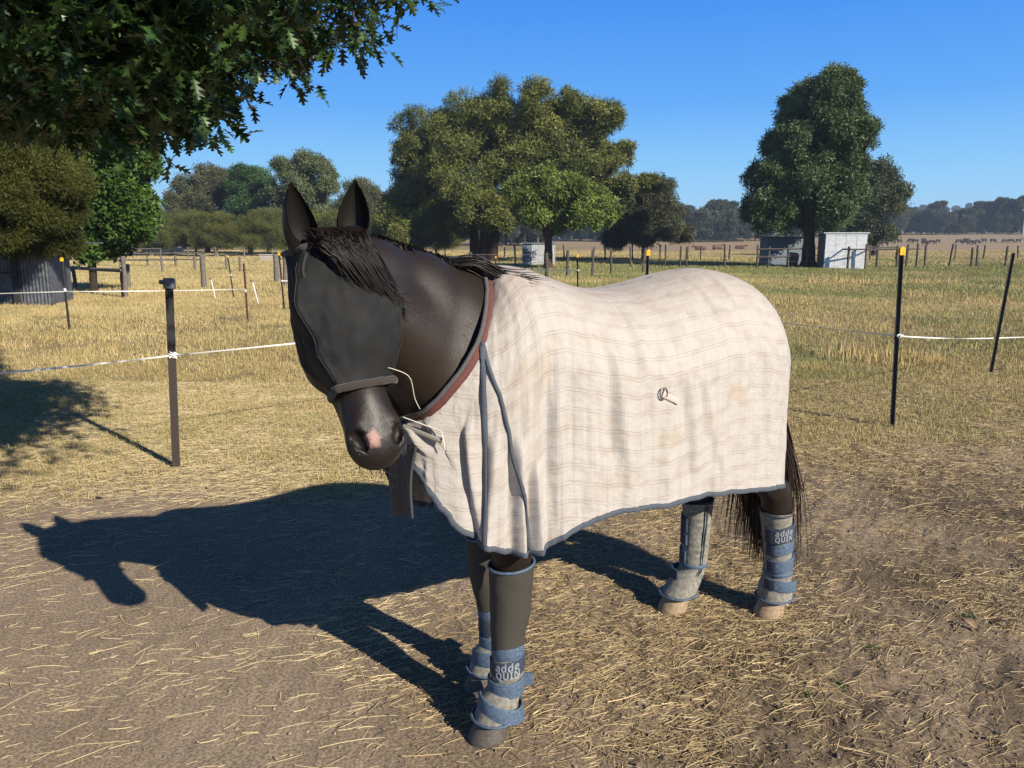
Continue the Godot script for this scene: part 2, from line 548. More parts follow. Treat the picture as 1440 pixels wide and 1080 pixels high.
func fly_mask(horse: Node3D) -> void:
	var ms := Shape.new()
	ms.grid(90, 160, func(u: float, v: float) -> Vector3: return mask_section(lerpf(0.03, 0.40, v), u))
	for k in ms.v.size():
		var p := ms.v[k]
		var dust := clampf(0.30 + 1.1 * n_mid.get_noise_3d(p.x * 60.0, p.y * 60.0, p.z * 60.0) + 0.6 * n_fine.get_noise_3d(p.x * 90.0, p.y * 90.0, p.z * 90.0), 0.0, 1.0)
		ms.c[k] = Color(0.012, 0.0125, 0.0135).lerp(Color(0.060, 0.058, 0.055), dust * dust * 0.95)
	var m := mat(Color.WHITE, 0.75)
	m.vertex_color_use_as_albedo = true
	m.metallic_specular = 0.4
	m.uv1_triplanar = true
	m.uv1_scale = Vector3.ONE * 14.0
	var weave := Image.create_empty(256, 256, false, Image.FORMAT_RGB8)
	for y in 256:
		for x in 256:
			var v := 0.62 + 0.19 * sin(x * TAU / 4.0) * sin(y * TAU / 4.0) + 0.22 * absf(sin(x * PI / 8.0)) * absf(sin(y * PI / 8.0))
			weave.set_pixel(x, y, Color(v, v, v))
	m.albedo_texture = ImageTexture.create_from_image(weave)
	m.heightmap_enabled = true
	m.heightmap_texture = m.albedo_texture
	m.heightmap_scale = 0.06
	var mask := put("fly_mask", ms.mesh(), m, horse)
	tag(mask, "black mesh fly mask over the horse's face")
	var fleece := grain(mat(lin(0.085, 0.065, 0.055), 0.95), noise_tex(0.15, 256, 0.45, 1.0, 3, 8), Vector3.ONE * 9.0, 0.3)
	fleece.rim_enabled = true
	var s := Shape.new()
	var ring := []
	var rr := []
	for k in 60:
		var u := lerpf(0.02, 0.98, k / 59.0)
		var at := mask_section(0.40, u)
		ring.append(at + (at - hp(0, 0.40, -0.07)).normalized() * 0.002)
		rr.append(0.0105 + 0.0007 * sin(k * 1.3))
	s.tube(ring, rr, 10)
	tag(put("noseband", s.mesh(), fleece, mask), "brown fleece noseband at the lower edge of the mask")
	s = Shape.new()
	ring = []
	rr = []
	for k in 50:
		ring.append(mask_section(0.032, lerpf(0.08, 0.92, k / 49.0)))
		rr.append(0.0085)
	s.tube(ring, rr, 8)
	put("browband", s.mesh(), fleece, mask)
	# piped seams of the face panel
	var pipe := mat(lin(0.020, 0.020, 0.020), 0.85)
	for side in [-1.0, 1.0]:
		s = Shape.new()
		var pts := []
		var rad := []
		for k in 20:
			var t := lerpf(0.07, 0.38, k / 19.0)
			pts.append(mask_section(t, 0.5 + side * 0.195))
			rad.append(0.0016)
		s.tube(pts, rad, 6)
		put("seam", s.mesh(), pipe, mask)
	# the dart above the right eye
	s = Shape.new()
	var dp := []
	var dr := []
	for k in 10:
		dp.append(mask_section(lerpf(0.05, 0.115, k / 9.0), 0.625))
		dr.append(0.005)
	s.tube(dp, dr, 6)
	put("dart", s.mesh(), mat(lin(0.02, 0.02, 0.02), 0.8), mask)
	# a loose straw coloured cord hanging at the left of the noseband
	s = Shape.new()
	var c0: Vector3 = hp(-0.055, 0.365, -0.01)
	s.tube(spline([c0, c0 + Vector3(-0.02, -0.005, -0.02), c0 + Vector3(-0.062, -0.03, -0.02), c0 + Vector3(-0.085, -0.09, 0.0), c0 + Vector3(-0.105, -0.125, 0.01)], 18), range(18).map(func(_k): return 0.0013), 5)
	put("loose_cord", s.mesh(), mat(lin(0.62, 0.56, 0.44), 0.8), mask)

func strand(s: Shape, pts: Array, wide: float, flat := Vector3.ZERO) -> void:
	# a lock of hair: a tapering three sided tube
	var n := s.v.size()
	var cnt := pts.size()
	for k in cnt:
		var t: Vector3 = (pts[mini(k + 1, cnt - 1)] - pts[maxi(k - 1, 0)]).normalized()
		var side := t.cross(Vector3(0.31, 0.77, 0.55)).normalized()
		var other := side.cross(t)
		var w := wide * (1.0 - pow(float(k) / (cnt - 1), 2.5)) + 0.0004
		for a in 3:
			s.add(pts[k] + (side * cos(TAU * a / 3) + other * sin(TAU * a / 3)) * w, Vector2(a / 3.0, float(k) / cnt))
	for k in cnt - 1:
		for a in 3:
			var p := n + k * 3 + a
			var q := n + k * 3 + (a + 1) % 3
			s.quad(p, p + 3, q + 3, q)

func hair(horse: Node3D) -> void:
	rng.seed = 77
	var black := mat(lin(0.013, 0.0095, 0.008), 0.5)
	black.metallic_specular = 0.4
	var s := Shape.new()
	# forelock: from between the ears over the brow, swept to the left side of the face
	for k in 1500:
		var u := rng.randf()
		var r_w := lerpf(0.058, -0.062, u) + rng.randfn(0.0, 0.006)
		var r_t := rng.randf_range(-0.02, 0.035)
		var long := rng.randf_range(0.55, 1.1)
		var end_t := lerpf(0.125, 0.235, pow(u, 0.7)) * long
		var end_w := lerpf(r_w, lerpf(-0.005, -0.150, pow(u, 0.8)), long) + rng.randfn(0.0, 0.010)
		var puff := rng.randf_range(0.3, 1.0)
		var root := hp(r_w, r_t, -0.03)
		var pts := []
		var wave := rng.randf() * TAU
		for j in 8:
			var t := j / 7.0
			var w := lerpf(r_w, end_w, pow(t, 1.3)) + 0.005 * sin(t * 4.0 + wave)
			var tt := lerpf(r_t, end_t, t)
			var f := table([-0.03, 0.03, 0.10, 0.20, 0.40], [-0.02, 0.004, 0.016, 0.024, 0.003], tt) - 0.030 * pow(absf(w) / 0.13, 2.5)
			pts.append(hp(w, tt, f + 0.004 + 0.026 * puff * sin(PI * minf(t * 0.85 + 0.2, 1.0))))
		pts[0] = root
		strand(s, spline(pts, 12), rng.randf_range(0.0012, 0.0030))
	# long fine wisps past the left edge of the mask
	for k in 16:
		var a := hp(-0.10 + rng.randfn(0, 0.01), 0.16 + rng.randfn(0, 0.02), 0.03)
		var b := hp(-0.155 + rng.randfn(0, 0.015), 0.215 + rng.randfn(0, 0.02), 0.01 + rng.randfn(0, 0.02))
		strand(s, spline([hp(-0.03, 0.05, 0.03), a, b], 10), 0.0007)
	put("forelock", s.mesh(), black, horse)
	s = Shape.new()
	for k in 900:
		var u := rng.randf()
		var root := neck_line(u, 0.0) + Vector3(0, 0.046, rng.randfn(0, 0.010))
		var fall := rng.randf_range(0.05, 0.12) * (0.55 if u < 0.25 else 1.0)
		# the mane lies to the right, with a short fringe left standing
		var to := 1.0 if rng.randf() < 0.78 else -0.5
		var pts := [root, root + Vector3(-0.012, 0.020, to * 0.022), root + Vector3(-0.025, 0.008 - fall * 0.3, to * 0.055), root + Vector3(-0.035, -fall, to * (0.085 if to > 0 else 0.105))]
		strand(s, spline(pts, 7), rng.randf_range(0.0012, 0.0026))
	# the last lock of the mane lying over the rug's collar
	for k in 130:
		var j := Vector3(rng.randfn(0, 0.012), rng.randfn(0, 0.006), rng.randfn(0, 0.010))
		var root := Vector3(0.72, 1.520, -0.01) + j * 1.5
		var pts := [root, root + Vector3(-0.05, 0.002, -0.028), root + Vector3(-0.10, -0.030, -0.055), Vector3(0.575, 1.478, -0.098) + j * 1.6, Vector3(0.535, 1.466, -0.118) + j * 2.6]
		strand(s, spline(pts, 10), rng.randf_range(0.0010, 0.0022))
	put("mane", s.mesh(), black, horse)
	s = Shape.new()
	for k in 18:
		var a := hp(rng.randf_range(-0.04, 0.04), rng.randf_range(0.575, 0.605), rng.randf_range(-0.11, -0.03))
		strand(s, [a, a + Vector3(rng.randfn(0, 0.006), -0.02, rng.randfn(-0.006, 0.006)), a + Vector3(rng.randfn(0, 0.016), -0.042, rng.randfn(-0.010, 0.012))], 0.0005)
	put("whiskers", s.mesh(), black, horse)
	s = Shape.new()
	var dock := Vector3(-0.76, 1.06, 0.0)
	for k in 1500:
		var r := Vector2(rng.randfn(0, 1), rng.randfn(0, 1)) * 0.4
		var spread := 1.0 if rng.randf() < 0.9 else 1.3
		var long := rng.randf_range(0.28, 0.66) if rng.randf() < 0.5 else rng.randf_range(0.14, 0.34)
		var tint := rng.randf()
		s.tint = Color(0.016, 0.012, 0.010).lerp(Color(0.11, 0.055, 0.03), pow(tint, 3.0) * (1.0 if r.y < -0.1 else 0.35))
		var p0 := dock + Vector3(r.x * 0.03, 0, r.y * 0.04)
		var pts := [p0, Vector3(-0.835 + r.x * 0.05, 0.80, 0.01 + r.y * 0.08), Vector3(-0.872 + r.x * 0.08 * spread, 0.52, 0.03 + r.y * 0.15 * spread), Vector3(-0.880 + r.x * 0.06 * spread + rng.randfn(0, 0.006), long, 0.035 + r.y * 0.18 * spread + rng.randfn(0, 0.006))]
		strand(s, spline(pts, 9), rng.randf_range(0.0010, 0.0024))
	var tail_hair := mat(Color.WHITE, 0.42)
	tail_hair.vertex_color_use_as_albedo = true
	put("tail", s.mesh(), tail_hair, horse)

# ------------------------------------------------------------------ the rug: u runs along its edge from the chest round the quarters, v from the spine down to the hem
const RUG_TOP := [Vector3(0.905, 1.075, -0.03), Vector3(0.885, 1.120, -0.140), Vector3(0.815, 1.215, -0.190), Vector3(0.735, 1.315, -0.182), Vector3(0.664, 1.420, -0.112), Vector3(0.605, 1.505, -0.020), Vector3(0.50, 1.508, 0), Vector3(0.37, 1.468, 0), Vector3(0.26, 1.438, 0), Vector3(0.13, 1.430, 0), Vector3(-0.02, 1.446, 0), Vector3(-0.16, 1.472, 0), Vector3(-0.30, 1.486, 0), Vector3(-0.43, 1.466, 0), Vector3(-0.53, 1.420, 0), Vector3(-0.60, 1.36, 0)]
const RUG_HEM := [Vector3(0.945, 1.010, -0.05), Vector3(0.900, 0.90, -0.140), Vector3(0.835, 0.785, -0.185), Vector3(0.765, 0.722, -0.220), Vector3(0.685, 0.684, -0.250), Vector3(0.614, 0.682, -0.276), Vector3(0.53, 0.722, -0.300), Vector3(0.41, 0.756, -0.318), Vector3(0.28, 0.762, -0.330), Vector3(0.14, 0.748, -0.335), Vector3(0.00, 0.745, -0.330), Vector3(-0.16, 0.728, -0.322), Vector3(-0.32, 0.700, -0.305), Vector3(-0.49, 0.672, -0.285), Vector3(-0.665, 0.630, -0.190), Vector3(-0.80, 0.62, 0)]
# how far down the widest line lies, and where it is
const RUG_DEEP := [0.03, 0.10, 0.14, 0.18, 0.22, 0.26, 0.28, 0.28, 0.28, 0.28, 0.29, 0.30, 0.31, 0.31, 0.30, 0.28]

func rug_point(u: float, v: float, side := -1.0) -> Vector3:
	var a: Vector3 = along(RUG_TOP, u)
	var b: Vector3 = along(RUG_HEM, u)
	var deep: float = along(RUG_DEEP, u)
	var drop := a.y - b.y
	deep = minf(deep, drop * 0.6)
	var out := Vector2(b.x - a.x, b.z - a.z)
	var bell := 0.97 + 0.06 * v
	var h: float
	var y: float
	var vb := 0.46
	if v < vb:
		var th := v / vb * PI * 0.5
		h = pow(maxf(sin(th), 0.0), 0.92)
		y = a.y - deep * (1.0 - pow(maxf(cos(th), 0.0), 1.15))
	else:
		h = 1.0
		y = lerpf(a.y - deep, b.y, (v - vb) / (1.0 - vb))
	# tuck of the flank behind the ribs, belly out below
	h *= bell
	h *= 1.0 + 0.20 * smoothstep(0.36, 0.20, u) * smoothstep(0.0, 0.06, u) * sin(PI * clampf((v - 0.12) / 0.80, 0.0, 1.0))
	var p := Vector3(a.x + out.x * h, y, a.z + out.y * h)
	# folds, hanging from the back and gathering to the hem
	var n := Vector3(out.x, 0.0, out.y).normalized()
	var s := u * 15.0
	var hang := smoothstep(0.12, 0.62, v)
	var d := 0.0
	d += hang * smoothstep(0.1, 0.4, u) * 0.0075 * n_mid.get_noise_2d(s * 26.0 + 6.0 * sin(v * 3.0), v * 16.0)
	d += hang * v * 0.006 * n_mid.get_noise_2d(s * 55.0 + 100.0, v * 12.0)
	d += 0.0045 * n_mid.get_noise_2d(s * 30.0 + v * 40.0, v * 45.0 + 300.0)
	d += 0.0016 * n_fine.get_noise_2d(s * 22.0, v * 60.0)
	# named folds: [u, lean, start, end, depth, width]
	for f in FOLDS:
		var x: float = (s - (f[0] + f[1] * (v - 0.5))) / f[5]
		if absf(x) < 3.0:
			var w: float = smoothstep(f[2], f[2] + 0.10, v) * smoothstep(f[3], f[3] - 0.14, v)
			d += w * f[4] * (0.62 if f[0] > 4.9 else 1.0) * (exp(-x * x) - 0.8 * exp(-(x + 1.3) * (x + 1.3) * 0.9))
	p += n * d
	p.z *= -side
	if side > 0.0: p.z = absf(p.z) if u > 0.02 else p.z
	return p

const FOLDS := [[0.9, 2.2, 0.15, 0.62, 0.014, 0.20], [1.7, 2.4, 0.2, 0.75, 0.013, 0.20], [2.5, 0.9, 0.45, 1.1, 0.022, 0.24], [3.4, -0.5, 0.55, 1.2, 0.018, 0.20], [5.6, 0.4, 0.5, 1.1, 0.012, 0.22], [8.9, 0.2, 0.6, 1.2, 0.010, 0.22], [10.9, -0.3, 0.7, 1.2, 0.010, 0.2], [7.55, 0.5, 0.28, 0.86, 0.020, 0.20], [8.25, -0.6, 0.10, 0.50, 0.016, 0.16], [9.70, 0.9, 0.42, 0.98, 0.015, 0.20], [10.2, 1.6, 0.40, 0.95, 0.010, 0.16], [11.2, 0.5, 0.10, 0.36, 0.014, 0.16], [11.9, 0.4, 0.04, 0.34, 0.014, 0.15], [13.2, 0.8, 0.20, 0.62, 0.012, 0.16], [6.6, -1.4, 0.05, 0.40, 0.010, 0.18], [12.4, 0.3, 0.35, 0.75, 0.010, 0.16], [4.1, 0.5, 0.6, 1.2, 0.022, 0.22], [4.85, 0.3, 0.7, 1.2, 0.020, 0.2]]

func rug_texture() -> ImageTexture:
	var W := 2048
	var H := 1024
	var im := Image.create_empty(W, H, false, Image.FORMAT_RGB8)
	var d := PackedByteArray()
	d.resize(W * H * 3)
	# u covers 2.0 m from chest to tail, v 1.15 m from spine to hem
	var col := PackedFloat32Array(); col.resize(W)
	var blot := FastNoiseLite.new(); blot.seed = 9; blot.frequency = 0.008; blot.fractal_octaves = 4
	for x in W:
		var m := x * 2.0 / W
		var q := fposmod(m, 0.125)
		var t := 0.0
		for e in [[0.010, 0.13], [0.020, 0.10], [0.042, 0.06], [0.070, 0.12], [0.080, 0.10], [0.104, 0.05]]:
			t = maxf(t, e[1] * smoothstep(0.0018, 0.0006, absf(q - e[0])))
		col[x] = t
	var k := 0
	for y in H:
		var m := y * 1.15 / H
		var q := fposmod(m + 0.012, 0.056)
		var t := maxf(0.34 * smoothstep(0.0016, 0.0006, absf(q - 0.014)), 0.30 * smoothstep(0.0016, 0.0006, absf(q - 0.0235)))
		for x in W:
			var dirt := blot.get_noise_2d(x, y * 1.6)
			var grain_v := (((x * 7919 + y * 104729 + x * y * 31) % 97) / 97.0 - 0.5) * 0.05
			var slub := 0.03 * sin(x * 2.1 + 3.0 * sin(y * 0.11)) * sin(y * 0.7)
			var b := 0.725 + grain_v + slub
			var r := b * 0.985
			var g := b * 0.948
			var bl := b * 0.905
			# dust and wear
			var soil := clampf(dirt * 0.9 + 0.12, 0.0, 1.0) * 0.36 + smoothstep(0.34, 0.0, m) * 0.34
			r = lerpf(r, 0.60, soil); g = lerpf(g, 0.52, soil); bl = lerpf(bl, 0.46, soil)
			var px := x * 2.0 / W
			for st in [[0.99, 0.66, 0.06, 0.20], [1.38, 0.58, 0.05, 0.22], [0.50, 0.45, 0.10, 0.10], [0.80, 0.80, 0.05, 0.08]]:
				var e: float = Vector2(px - st[0], (m - st[1]) * 1.2).length() / st[2]
				if e < 1.4:
					var w: float = clampf((1.25 - e + 1.2 * dirt) * 1.2, 0.0, 1.0) * st[3]
					r = lerpf(r, 0.66, w); g = lerpf(g, 0.53, w); bl = lerpf(bl, 0.36, w)
			var line := maxf(t * (0.75 + 0.5 * dirt), col[x])
			r = lerpf(r, 0.40, line); g = lerpf(g, 0.31, line); bl = lerpf(bl, 0.29, line)
			d[k] = int(clampf(r, 0, 1) * 255); d[k + 1] = int(clampf(g, 0, 1) * 255); d[k + 2] = int(clampf(bl, 0, 1) * 255)
			k += 3
	im.set_data(W, H, false, Image.FORMAT_RGB8, d)
	return ImageTexture.create_from_image(im)

func band(s: Shape, pts: Array, normals: Array, wide: float, thick: float) -> void:
	# a flat sewn binding along a line that lies on a surface
	var n := s.v.size()
	var cnt := pts.size()
	for k in cnt:
		var t: Vector3 = (pts[mini(k + 1, cnt - 1)] - pts[maxi(k - 1, 0)]).normalized()
		var side: Vector3 = t.cross(normals[k]).normalized() * wide * 0.5
		var up: Vector3 = normals[k].normalized() * thick
		for q in [side - up * 0.6, side * 0.8 + up, up * 1.15, -side * 0.8 + up, -side - up * 0.6]:
			s.add(pts[k] + q, Vector2(0, k))
	for k in cnt - 1:
		for a in 5:
			var p := n + k * 5 + a
			var q := n + k * 5 + (a + 1) % 5
			s.quad(p, p + 5, q + 5, q)

func rug_out(u: float, v: float, side := -1.0) -> Vector3:
	var e := 0.004
	var a: Vector3 = rug_point(minf(u + e, 1.0), v, side) - rug_point(maxf(u - e, 0.0), v, side)
	var b: Vector3 = rug_point(u, minf(v + e, 1.0), side) - rug_point(u, maxf(v - e, 0.0), side)
	return (b.cross(a) * side).normalized() * -1.0

func rug(horse: Node3D) -> void:
	var s := Shape.new()
	var NU := 300
	var NV := 110
	for side in [-1.0, 1.0]:
		s.grid(NV, NU, func(u: float, v: float) -> Vector3: return rug_point(u, v, side))
	# cloth coordinates in metres: along the hem, and down from the spine
	for half in 2:
		var run := 0.0
		var o0 := half * NU * NV
		for k in NU:
			var mid := o0 + int(NV * 0.6) * NU + k
			if k: run += s.v[mid].distance_to(s.v[mid - 1])
			var down: float = maxf(0.0, 1.505 - s.v[o0 + k].y) * 1.2 if k < NU * 0.34 else 0.0
			for r in NV:
				var id := o0 + r * NU + k
				if r: down += s.v[id].distance_to(s.v[id - NU])
				s.uv[id] = Vector2(run / 2.0, down / 1.15)
	var m := mat(Color.WHITE, 0.9)
	m.albedo_texture = rug_texture()
	m.texture_repeat = false
	m.heightmap_enabled = true
	m.heightmap_texture = noise_tex(0.03, 1024, 0.2, 1.0, 6, 16)
	m.heightmap_scale = 0.30
	m.rim_enabled = true
	m.rim = 0.3
	m.metallic_specular = 0.25
	m.backlight_enabled = true
	m.backlight = Color(0.12, 0.11, 0.10)
	var cloth := put("rug", s.mesh(), m, horse)
	tag(cloth, "dusty cream rug with a fine brown check")
	var blue := grain(mat(lin(0.105, 0.125, 0.155), 0.85), noise_tex(0.08, 256, 0.7, 1.0, 3, 11), Vector3.ONE * 8.0, 0.05)
	var line := func(f: Callable, n: int, wide: float, thick: float, lift: float, side: float) -> Shape:
		var b := Shape.new()
		var pts := []
		var nn := []
		for k in n:
			var uv: Vector2 = f.call(float(k) / (n - 1))
			var o := rug_out(uv.x, uv.y, side)
			pts.append(rug_point(uv.x, uv.y, side) + o * lift)
			nn.append(o)
		band(b, pts, nn, wide, thick)
		return b
	for side in [-1.0, 1.0]:
		put("hem_binding", line.call(func(t: float) -> Vector2: return Vector2(t, 0.994), 260, 0.018, 0.003, 0.0005, side).mesh(), blue, cloth)
		var np := []
		var nn := []
		var ip := []
		for k in 70:
			var q := rug_point(lerpf(0.0, 0.335, k / 69.0), 0.0, side)
			var n := (q - Vector3(0.60, 1.20, 0.0)).normalized()
			n = (n + Vector3(0, 0, side * 0.9) * sin(PI * k / 69.0)).normalized()
			np.append(q + n * 0.008)
			nn.append(n)
			ip.append(q + n * 0.006 + (Vector3(0.86, 0.5, 0)).normalized() * 0.016)
		var sh := Shape.new()
		band(sh, np, nn, 0.026, 0.004)
		var red := tag(put("neck_binding", sh.mesh(), grain(mat(lin(0.19, 0.062, 0.050), 0.8), noise_tex(0.08, 256, 0.65, 1.0, 3, 12), Vector3.ONE * 8.0, 0.05), cloth), "dull red binding round the neck of the rug")
		sh = Shape.new()
		band(sh, ip, nn, 0.014, 0.005)
		put("inner_binding", sh.mesh(), grain(mat(lin(0.13, 0.12, 0.125), 0.85), noise_tex(0.08, 256, 0.7, 1.0, 3, 14), Vector3.ONE * 8.0), red)
		put("front_binding", line.call(func(t: float) -> Vector2: return Vector2(0.003, lerpf(0.0, 1.0, t)), 20, 0.02, 0.003, 0.001, side).mesh(), blue, cloth)
		# the two taped edges of the shoulder gusset
		put("gusset_tape", line.call(func(t: float) -> Vector2: return Vector2(along([0.198, 0.203, 0.206, 0.208, 0.205], t), lerpf(0.03, 0.985, t)), 60, 0.017, 0.003, 0.003, side).mesh(), blue, cloth)
		put("gusset_tape", line.call(func(t: float) -> Vector2: return Vector2(along([0.199, 0.214, 0.242, 0.276, 0.318], t), lerpf(0.03, 0.985, t)), 60, 0.012, 0.003, 0.003, side).mesh(), blue, cloth)
	# the tab and ring sewn to the flank
	var p := rug_point(0.585, 0.50)
	var o := rug_out(0.585, 0.50)
	var across := o.cross(Vector3.UP).normalized()
	var q := rug_point(0.622, 0.545)
	s = Shape.new()
	var tp := []
	var tn := []
	for k in 8:
		var uv := Vector2(lerpf(0.585, 0.618, k / 7.0), lerpf(0.50, 0.545, k / 7.0))
		tp.append(rug_point(uv.x, uv.y) + rug_out(uv.x, uv.y) * 0.004)
		tn.append(rug_out(uv.x, uv.y))
	band(s, tp, tn, 0.024, 0.002)
	put("flank_tab", s.mesh(), mat(lin(0.50, 0.44, 0.38), 0.9), cloth)
	s = Shape.new()
	var rp := []
	var rr := []
	for k in 25:
		var a := TAU * k / 24.0
		rp.append(p + o * 0.008 + across * cos(a) * 0.016 + Vector3.UP * sin(a) * 0.018)
		rr.append(0.0026)
	s.tube(rp, rr, 8, false)
	put("dee_ring", s.mesh(), mat(lin(0.25, 0.24, 0.23), 0.4, 0.7), cloth)
	# chest strap end with its pale edge, and the front flap hanging at the chest
	s = Shape.new()
	var c0 := Vector3(0.905, 1.065, -0.10)
	band(s, spline([c0 + Vector3(0.03, 0.005, 0.03), c0 + Vector3(-0.005, -0.012, -0.05), c0 + Vector3(-0.03, -0.022, -0.085)], 8), range(8).map(func(_k): return Vector3(0.6, 0.1, -0.8)), 0.016, 0.003)
	put("chest_strap", s.mesh(), mat(lin(0.30, 0.275, 0.24), 0.9), cloth)
	s = Shape.new()
	s.tube([c0 + Vector3(0.035, 0.034, 0.02), c0 + Vector3(-0.028, 0.006, -0.088), c0 + Vector3(-0.030, -0.022, -0.095), c0 + Vector3(-0.034, -0.046, -0.092)], [0.0016, 0.0020, 0.0020, 0.0014], 6)
	put("strap_edge", s.mesh(), mat(lin(0.75, 0.71, 0.62), 0.8), cloth)
	s = Shape.new()
	s.grid(30, 16, func(u: float, v: float) -> Vector3:
		var x := lerpf(0.925, 0.935, v) - 0.01 * u
		return Vector3(x + 0.012 * sin(u * 7.0 + v * 2.0), lerpf(1.02, 0.815 - 0.05 * u, v), lerpf(-0.125, 0.025 + 0.02 * v, u) + 0.01 * sin(v * 4.0)))
	put("front_flap", s.mesh(), grain(mat(lin(0.17, 0.135, 0.100), 0.9), noise_tex(0.05, 256, 0.6, 1.0, 4, 15), Vector3.ONE * 6.0, 0.05), cloth)
	s = Shape.new()
	var fp := []
	for k in 20: fp.append(Vector3(0.925 + 0.010 * k / 19.0 + 0.012 * sin(k / 19.0 * 2.0), lerpf(1.02, 0.815, k / 19.0), -0.125 + 0.01 * sin(k / 19.0 * 4.0)))
	s.tube(fp, range(20).map(func(_k): return 0.005), 6)
	put("flap_binding", s.mesh(), mat(lin(0.04, 0.042, 0.048), 0.85), cloth)

# ------------------------------------------------------------------ hooves and fly boots
func frame_on(pts: Array, y: float) -> Vector3:
	for k in pts.size() - 1:
		if y <= pts[k].y and y >= pts[k + 1].y:
			return pts[k].lerp(pts[k + 1], (pts[k].y - y) / (pts[k].y - pts[k + 1].y))
	return pts[-1] if y < pts[-1].y else pts[0]

func sleeve(s: Shape, pts: Array, ys: Array, rs: Array, crease: float, seed_at: float, stretch := Vector2.ONE) -> void:
	s.grid(34, 36, func(u: float, v: float) -> Vector3:
		var y := lerpf(ys[0], ys[-1], v)
		var r := 0.0
		for k in ys.size() - 1:
			if y <= ys[k] and y >= ys[k + 1]: r = lerpf(rs[k], rs[k + 1], (ys[k] - y) / (ys[k] - ys[k + 1]))
		var a := TAU * u
		r += crease * (n_fine.get_noise_3d(cos(a) * 9.0 + seed_at, y * 160.0, sin(a) * 9.0) + 0.6 * n_mid.get_noise_3d(cos(a) * 25.0, y * 110.0 + seed_at, sin(a) * 25.0))
		# the boot spreads forward over the pastern and folds above it
		var toe := 0.016 * smoothstep(0.17, 0.10, y) * maxf(cos(a), 0.0) + 0.012 * exp(-pow((y - 0.135) / 0.018, 2.0)) * maxf(cos(a), 0.0)
		r += toe + 0.004 * exp(-pow((y - 0.215) / 0.012, 2.0))
		return frame_on(pts, y) + Vector3(cos(a) * r * stretch.x, 0, sin(a) * r * stretch.y), true)

func strap_band(s: Shape, c: Vector3, r: float, high: float, from: float, to: float, tilt: Vector3, flare := 0.0) -> void:
	# a band round the leg between two angles (0 = forward, 90 = the leg's outer side for a left leg is -90)
	var n := 30
	var p0 := s.v.size()
	for k in n:
		var a := deg_to_rad(lerpf(from, to, k / (n - 1.0)))
		var d := Vector3(cos(a), 0, sin(a))
		var lift := Vector3.UP * (d.x * tilt.x + d.z * tilt.z)
		for q in [[-0.5, 0.0], [-0.44, 0.0045], [0.44, 0.0045], [0.5, 0.0], [0.44, -0.003], [-0.44, -0.003]]:
			s.add(c + lift + d * (r + q[1] + flare * q[0]) + Vector3.UP * high * q[0], Vector2(k / 29.0, q[0] + 0.5))
	for k in n - 1:
		for a in 6:
			var x := p0 + k * 6 + a
			var y := p0 + k * 6 + (a + 1) % 6
			s.quad(x, y, y + 6, x + 6)
	for e in [0, n - 1]:
		for a in 4:
			s.tri(p0 + e * 6, p0 + e * 6 + a + 1, p0 + e * 6 + a + 2)

func curved_text(text: String, c: Vector3, r: float, y: float, size: float, mid: float, m: Material, parent: Node3D, tilt: Vector3) -> void:
	var tm := TextMesh.new()
	tm.text = text
	var font := SystemFont.new()
	font.font_names = PackedStringArray(["Droid Sans"])
	font.font_weight = 700
	tm.font = font
	tm.font_size = 64
	tm.pixel_size = size / 64.0
	tm.depth = 0.012
	tm.curve_step = 2.0
	var arr := tm.get_mesh_arrays()
	var v: PackedVector3Array = arr[Mesh.ARRAY_VERTEX]
	var sh := Shape.new()
	var idx: PackedInt32Array = arr[Mesh.ARRAY_INDEX]
	for p in v:
		# text runs from the viewer's left to right along the left flank: forward to back
		var a := deg_to_rad(mid) - p.x / r
		var d := Vector3(cos(a), 0, sin(a))
		sh.add(c + d * (r + p.z * 0.08) + Vector3.UP * (y + p.y + d.x * tilt.x + d.z * tilt.z))
	sh.i = idx
	put("lettering", sh.mesh(false), m, parent)

